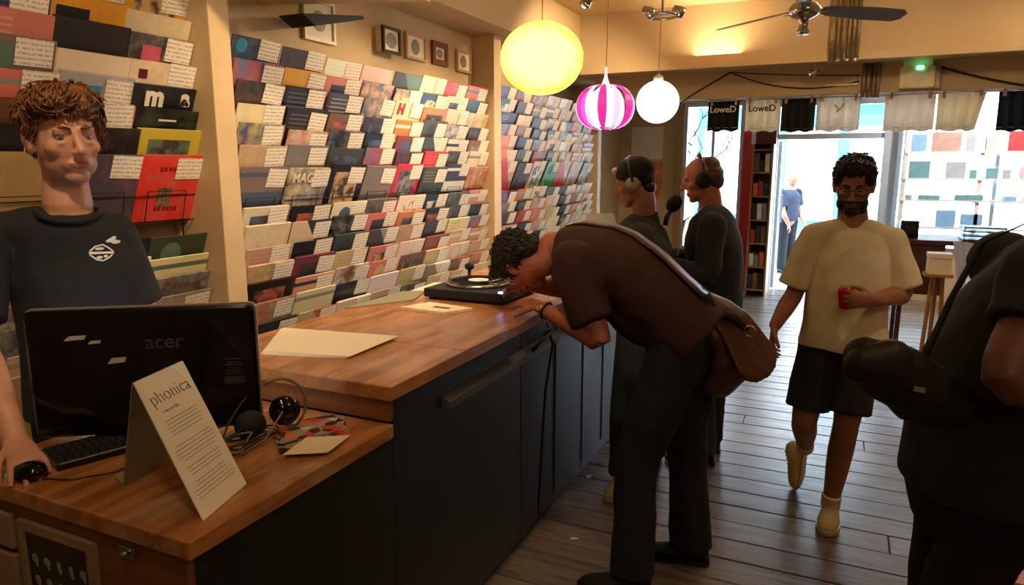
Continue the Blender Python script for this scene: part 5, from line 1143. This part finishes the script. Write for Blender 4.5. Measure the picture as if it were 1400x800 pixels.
put('body', solidify(b, .006, 3), [SK4, LIP2], pc, hC.regions(1)); hC.eyes(pc, iris=(40, 30, 24))
CAPM = cloth('black_cap_cloth', (20, 19, 20)); hC.hair(pc, [((0, -.022, .052), (.088, .104, .084)), ((0, -.07, .0), (.07, .045, .05))], CAPM, .006, .001, 20, name='cap')
hC.hair(pc, [((0, .0, .128), (.02, .02, .01)), ((0, .075, .085), (.05, .02, .02))], mat('pale_cap_tag', (206, 200, 190), .7), .004, 0, name='cap_tag')
hC.hair(pc, [((0, -.07, -.04), (.06, .035, .04))], BH, .006, .003, name='hair')
PADM = mat('grey_ear_pad', (150, 142, 126), .6)
def headset(H, m_pad, m_band, owner, label, both=True, pad=.034):
    h_ = thing('headphones', tuple(H.w(0, 0, .1)), label, 'headphones')
    for q in ((-1, 1) if both else (-1,)):
        ax = H.M @ V((q, 0, 0)); obj('ear_cup', MB().lathe([(pad, 0), (pad*1.1, .01), (pad, .026), (pad*.5, .034), (0, .035)], H.w(q*.078, -.006, -.008), 24, ax), m_pad, h_, True)
    obj('headband', MB().tube([H.w(.108*math.cos(a), -.012, .0+.138*math.sin(a)) for a in [PI*j/20 for j in range(21)]], .008, 8), m_band, h_, True)
    return h_
headset(hC, PADM, M['black'], pc, 'headphones with pale ear cups worn over the black cap')
JK = cloth('charcoal_jacket', (46, 46, 44)); sm = Body()
sm.limb([pC+V((0, 0, -.1)), pC+V((-.01, 0, .15)), V((-.92, 3.65, 1.2)), V((-.94, 3.67, 1.335)), nkC+V((0, 0, -.0))], [(.19, .15), (.185, .145), (.19, .145), (.165, .11), (.085, .08)], sC, dome=(0, 0), n=22)
for sh, el, wr in ((sCN, elC, wrC), (sCF, elCF, wrCF)): sm.limb([sh, sh.lerp(el, .5), el, el.lerp(wr, .5), wr.lerp(el, .15)], [.075, .072, .066, .06, .055], dome=(1, 0))
put('jacket', solidify(sm, .008, 16, .005, 8, seed=14), JK, pc)
put('collar', solidify(Body().limb([nkC+V((.005, 0, -.03)), nkC+V((-.005, 0, .03))], [(.088, .084), (.075, .074)], sC, dome=(0, 0)), .006, 2), JK, pc)
tr_ = Body()
for hp_, an in ((pC+sC*-.08, V((-.93, 3.40, .1))), (pC+sC*.08, V((-.85, 3.72, .1)))): tr_.limb([hp_, hp_.lerp(an, .5)+V((-.02, 0, .02)), an+V((0, 0, -.03))], [.11, .085, .075], dome=(1, 0))
put('trousers', solidify(tr_, .008, 3, .004, 9, seed=15), cloth('grey_trousers', (66, 72, 78)), pc)
put('shirt_hem', solidify(Body().limb([pC+V((-.01, 0, -.02)), pC+V((-.01, 0, -.16))], [(.178, .135), (.185, .145)], sC, dome=(0, 0)), .008, 3, .004, 9), CT, pc)
shoe(pc, (-.91, 3.44, .003), (-.945, 3.20, .003), (0, 0, 1), BG, M['rubberw']); shoe(pc, (-.83, 3.78, .003), (-.96, 3.57, .003), (0, 0, 1), BG, M['rubberw'])

# --- businessman with headphones
pm = person((-.62, 3.98, 0), 'balding man in dark suit with black headphones, standing behind the bent man')
hM = Head((-.70, 3.985, 1.60), (-.93, -.25, -.2), (-.2, 0, 1), 1.02); nkM = V((-.645, 4.01, 1.425)); pM = V((-.60, 3.98, .93)); sM = V((.2, .98, 0)).normalized()
sMN = V((-.60, 3.82, 1.36)); sMF = V((-.665, 4.18, 1.37)); elM = V((-.61, 3.74, 1.1)); wrM = V((-.83, 3.72, 1.15)); elMF = V((-.70, 4.24, 1.12)); wrMF = V((-.90, 4.1, 1.15))
b = Body(); hM.build(b, nkM, .062); b.limb([pM, pM+V((0, 0, .18)), V((-.62, 3.99, 1.25)), V((-.63, 4.0, 1.37)), nkM+V((0, 0, -.02))], [(.16, .12), (.15, .12), (.165, .12), (.15, .095), (.07, .065)], sM)
for sh, el, wr in ((sMN, elM, wrM), (sMF, elMF, wrMF)): b.limb([sh, sh.lerp(el, .5), el, el.lerp(wr, .35), wr], [.055, .05, .043, .042, .03])
hand(b, wrM, (-.9, .2, -.1), (0, 0, -1), thumb=1); hand(b, wrMF, (-.9, -.2, -.1), (0, 0, -1), thumb=-1)
for q in (-1, 1): b.limb([pM+sM*.09*q, pM+sM*.09*q+V((-.02, 0, -.45)), V((-.6, 3.98+.1*q, .1))], [.088, .058, .042])
put('body', solidify(b, .006, 3), [SK3, LIP2], pm, hM.regions(1)); hM.eyes(pm, iris=(60, 70, 76))
hM.hair(pm, [((0, -.05, .012), (.082, .07, .07)), ((0, -.075, -.02), (.064, .042, .05)), ((0, -.05, .06), (.07, .062, .05))], mat('greying_brown_hair', (84, 62, 50), .6, var=.4, scale=50), .006, .003, 60, seed=7)
headset(hM, M['blackmat'], M['black'], pm, 'large black headphones worn by the balding man in the suit', pad=.042)
SU = cloth('navy_suit', (34, 38, 46)); sm = Body()
sm.limb([pM+V((0.0, 0, -.16)), pM+V((0.0, 0, .05)), pM+V((0, 0, .2)), V((-.62, 3.99, 1.25)), V((-.63, 4.0, 1.375)), nkM+V((.005, 0, -.03))], [(.195, .155), (.18, .15), (.175, .145), (.195, .15), (.175, .115), (.08, .075)], sM, dome=(0, 0), n=22)
for sh, el, wr in ((sMN, elM, wrM), (sMF, elMF, wrMF)): sm.limb([sh+V((0, 0, .004)), sh.lerp(el, .5), el, el.lerp(wr, .5), wr.lerp(el, .12)], [.075, .072, .066, .058, .052], dome=(1, 0))
put('suit_jacket', solidify(sm, .008, 16, .004, 8, seed=17), SU, pm)
put('shirt_collar', solidify(Body().limb([nkM+V((.01, 0, -.035)), nkM+V((-.005, 0, .03))], [(.08, .078), (.07, .069)], sM, dome=(0, 0)), .005, 2), cloth('white_shirt', (220, 208, 196)), pm)
fM = V((-.98, .2, 0)); obj('shirt_front', MB().prism([nkM+fM*.075+V((0, 0, -.01)), nkM+fM*.15+V((0, -.05, -.06)), nkM+fM*.175+V((0, -.02, -.26)), nkM+fM*.15+V((0, .05, -.06))], fM*.006), bpy.data.materials['white_shirt'], pm)
put('trousers', solidify(Body().limb([pM+sM*.085, pM+sM*.09+V((-.02, 0, -.45)), V((-.6, 4.08, .07))], [.11, .085, .078], dome=(1, 0)).limb([pM-sM*.085, pM-sM*.09+V((-.02, 0, -.45)), V((-.6, 3.88, .07))], [.11, .085, .078], dome=(1, 0)), .008, 3, .004, 9), SU, pm)
for y_ in (3.88, 4.08): shoe(pm, (-.54, y_, .003), (-.8, y_-.02, .003), (0, 0, 1), M['black'], M['black'])
mc = thing('microphone', (-.80, 3.86, 1.47), 'black padded handset held to the face of the suited man', 'handset')
obj('foam', MB().ell((-.80, 3.78, 1.475), (.04, .035, .05), Matrix.Rotation(.6, 3, 'Y')), M['blackmat'], mc, True); obj('handle', MB().tube([(-.81, 3.77, 1.45), (-.83, 3.75, 1.4), (-.835, 3.745, 1.36)], .014, 8), M['black'], mc, True)

# --- dark figure browsing at the right foreground
pf = person((.42, 1.98, 0), 'dark-clothed customer in the right foreground, seen from behind with arm forward')
fF = V((.85, .5, 0)).normalized(); sF_ = V((.5, -.85, 0)).normalized()
hF = Head((.66, 2.16, 1.60), (.8, .35, -.45), (.4, .2, 1), 1.0); nkF = V((.575, 2.10, 1.48)); pF = V((.385, 2.0, .97))
sR = V((.42, 1.85, 1.43)); sL = V((.415, 2.24, 1.42)); eR = V((.345, 1.72, 1.24)); wR = V((.57, 1.80, 1.17)); eL = V((.52, 2.33, 1.18)); wL = V((.72, 2.33, 1.1))
b = Body(); hF.build(b, nkF, .06); b.limb([pF, pF+V((.02, .01, .18)), V((.46, 2.05, 1.30)), V((.52, 2.08, 1.41)), nkF], [(.17, .13), (.165, .13), (.18, .13), (.155, .1), (.07, .065)], sF_)
for sh, el, wr in ((sR, eR, wR), (sL, eL, wL)): b.limb([sh, sh.lerp(el, .5), el, el.lerp(wr, .35), wr], [.06, .055, .047, .047, .031])
hand(b, wR, (.85, .4, -.2), (0, 0, -1), thumb=-1); hand(b, wL, (.85, .3, -.2), (0, 0, -1), thumb=1)
kn1, kn2, an1, an2 = V((.325, 1.94, .5)), V((.335, 2.10, .5)), V((.30, 1.95, .1)), V((.32, 2.12, .1))
for hp_, kn, an in ((pF+sF_*.08, kn1, an1), (pF-sF_*.08, kn2, an2)): b.limb([hp_, kn, an], [.095, .062, .045])
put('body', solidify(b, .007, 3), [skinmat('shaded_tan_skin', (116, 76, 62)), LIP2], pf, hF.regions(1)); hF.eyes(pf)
hF.hair(pf, [((0, -.03, .045), (.084, .098, .082)), ((0, -.085, -.01), (.062, .04, .06))], BH, .007, .004, 50)
DT = cloth('dark_green_tee', (26, 34, 38)); sm = Body()
sm.limb([pF+V((-.01, 0, -.09)), pF+V((.0, .0, .14)), V((.455, 2.045, 1.28)), V((.52, 2.08, 1.41)), nkF+V((-.01, 0, 0))], [(.205, .175), (.205, .175), (.215, .165), (.18, .125), (.085, .08)], sF_, dome=(0, 0), n=24)
for sh, el in ((sR, eR), (sL, eL)): sm.limb([sh+V((-.01, 0, .005)), sh.lerp(el, .3), sh.lerp(el, .52)], [.08, .08, .082], dome=(1, 0))
put('t_shirt', solidify(sm, .008, 14, .006, 6, (1, 1, .6), seed=21), DT, pf)
BP = cloth('black_trousers', (14, 14, 16)); tr_ = Body(); tr_.limb([pF+V((0, 0, .06)), pF+V((0, 0, -.1))], [(.2, .165), (.195, .165)], sF_)
for hp_, kn, an in ((pF+sF_*.085, kn1, an1), (pF-sF_*.085, kn2, an2)): tr_.limb([hp_+V((0, 0, -.04)), hp_.lerp(kn, .5), kn, an+V((0, 0, -.03))], [.112, .088, .08, .075], dome=(1, 0))
put('trousers', solidify(tr_, .009, 4, .005, 8, (1, 1, .5), seed=22), BP, pf)
shoe(pf, an1+V((-.06, -.03, -.097)), an1+V((.17, .1, -.097)), (0, 0, 1), M['blackmat'], M['black']); shoe(pf, an2+V((-.06, -.03, -.097)), an2+V((.17, .1, -.097)), (0, 0, 1), M['blackmat'], M['black'])
sb = thing('shoulder_bag', (.15, 1.75, 1.12), 'black shoulder bag worn behind the dark-clothed customer in the foreground', 'bag')
bm_ = Body(); bm_.limb([V((.07, 1.70, 1.265)), V((.13, 1.735, 1.225)), V((.205, 1.79, 1.165)), V((.27, 1.83, 1.13))], [(.042, .03), (.07, .05), (.075, .05), (.055, .04)], (.35, -.3, 1.0), n=20)
put('bag_body', solidify(bm_, .006, 4, .004, 12, seed=23), mat('black_canvas', (26, 24, 24), .6, var=.15), sb)
cp = Body(); cp.limb([V((.075, 1.69, 1.245)), V((.125, 1.71, 1.245))], [(.05, .036), (.062, .042)], (.3, -.2, 1.0), n=18)
put('front_pocket', solidify(cp, .006, 3, .001, 12), mat('brown_black_leather', (30, 26, 24), .55), sb)
obj('strap', MB().rings([[p+V((-.006, -.02, 0)), p+V((.012, .014, 0)), p+V((.016, .012, .003)), p+V((-.002, -.022, .003))] for p in (V((.19, 1.75, 1.25)), V((.215, 1.80, 1.31)), V((.245, 1.86, 1.38)), V((.30, 1.92, 1.50)), V((.40, 1.96, 1.555)), V((.5, 1.97, 1.52)))]), M['blackmat'], sb, True)
obj('buckle', MB().obox((.185, 1.70, 1.2), (.012, .008, -.003), (0, 0, .006), (.003, -.004, 0)), M['chrome'], sb)

# --- man outside in the street
po = person((-.7, 11.9, -.03), 'man in dark navy polo standing outside on the pavement beyond the doorway')
hO = Head((-.69, 11.93, 1.47), (.75, -.6, -.1), (0, 0, 1), .95); nkO = V((-.71, 11.95, 1.31)); pO = V((-.72, 11.95, .83)); sO = V((.6, .8, 0))
b = Body(); hO.build(b, nkO, .058); b.limb([pO, pO+V((0, 0, .2)), V((-.715, 11.95, 1.2)), nkO+V((0, 0, -.03))], [(.15, .11), (.14, .11), (.16, .11), (.07, .065)], sO)
for q in (-1, 1):
    sh = V((-.715, 11.95, 1.24))+sO*.18*q; el = sh+V((.03, -.03, -.27)); wr = el+V((.1, -.06, -.2)); b.limb([sh, el, wr], [.05, .042, .03]); hand(b, wr, (.3, -.2, -.9), (-.9, 0, 0), thumb=q)
    b.limb([pO+sO*.08*q, pO+sO*.09*q+V((0, 0, -.4)), pO+sO*.09*q+V((0, 0, -.76))], [.085, .056, .042])
put('body', solidify(b, .009, 2), [SK3], po)
hO.hair(po, [((0, -.06, .04), (.078, .07, .065))], mat('grey_hair', (150, 150, 155), .6), .009, .002)
sm = Body().limb([pO+V((0, 0, -.02)), pO+V((0, 0, .2)), V((-.715, 11.95, 1.19)), nkO+V((0, 0, -.02))], [(.18, .14), (.175, .14), (.185, .13), (.085, .08)], sO, dome=(0, 0))
for q in (-1, 1): sh = V((-.715, 11.95, 1.24))+sO*.18*q; sm.limb([sh, sh+V((.022, -.022, -.2))], [.07, .075], dome=(1, 0))
NV = cloth('navy_polo', (24, 34, 58)); put('polo_shirt', solidify(sm, .01, 3, .004, 8), NV, po); tr_ = Body()
for q in (-1, 1): tr_.limb([pO+sO*.08*q, pO+sO*.09*q+V((0, 0, -.4)), pO+sO*.09*q+V((0, 0, -.79))], [.105, .08, .07], dome=(1, 0))
put('trousers', solidify(tr_, .01, 3), cloth('black_slacks', (18, 20, 28)), po)
for q in (-1, 1): a = pO+sO*.09*q; shoe(po, (a.x-.04, a.y+.05, -.027), (a.x+.15, a.y-.12, -.027), (0, 0, 1), M['black'], M['black'])

hs = tag(obj('held_sleeve', MB().obox((-1.09, 3.50, 1.33), (.05, .07, 0), (-.003, .002, 0), (-.03, 0, .1)), M['white']), 'white sleeve held in the hand of the customer in the black cap', 'record')
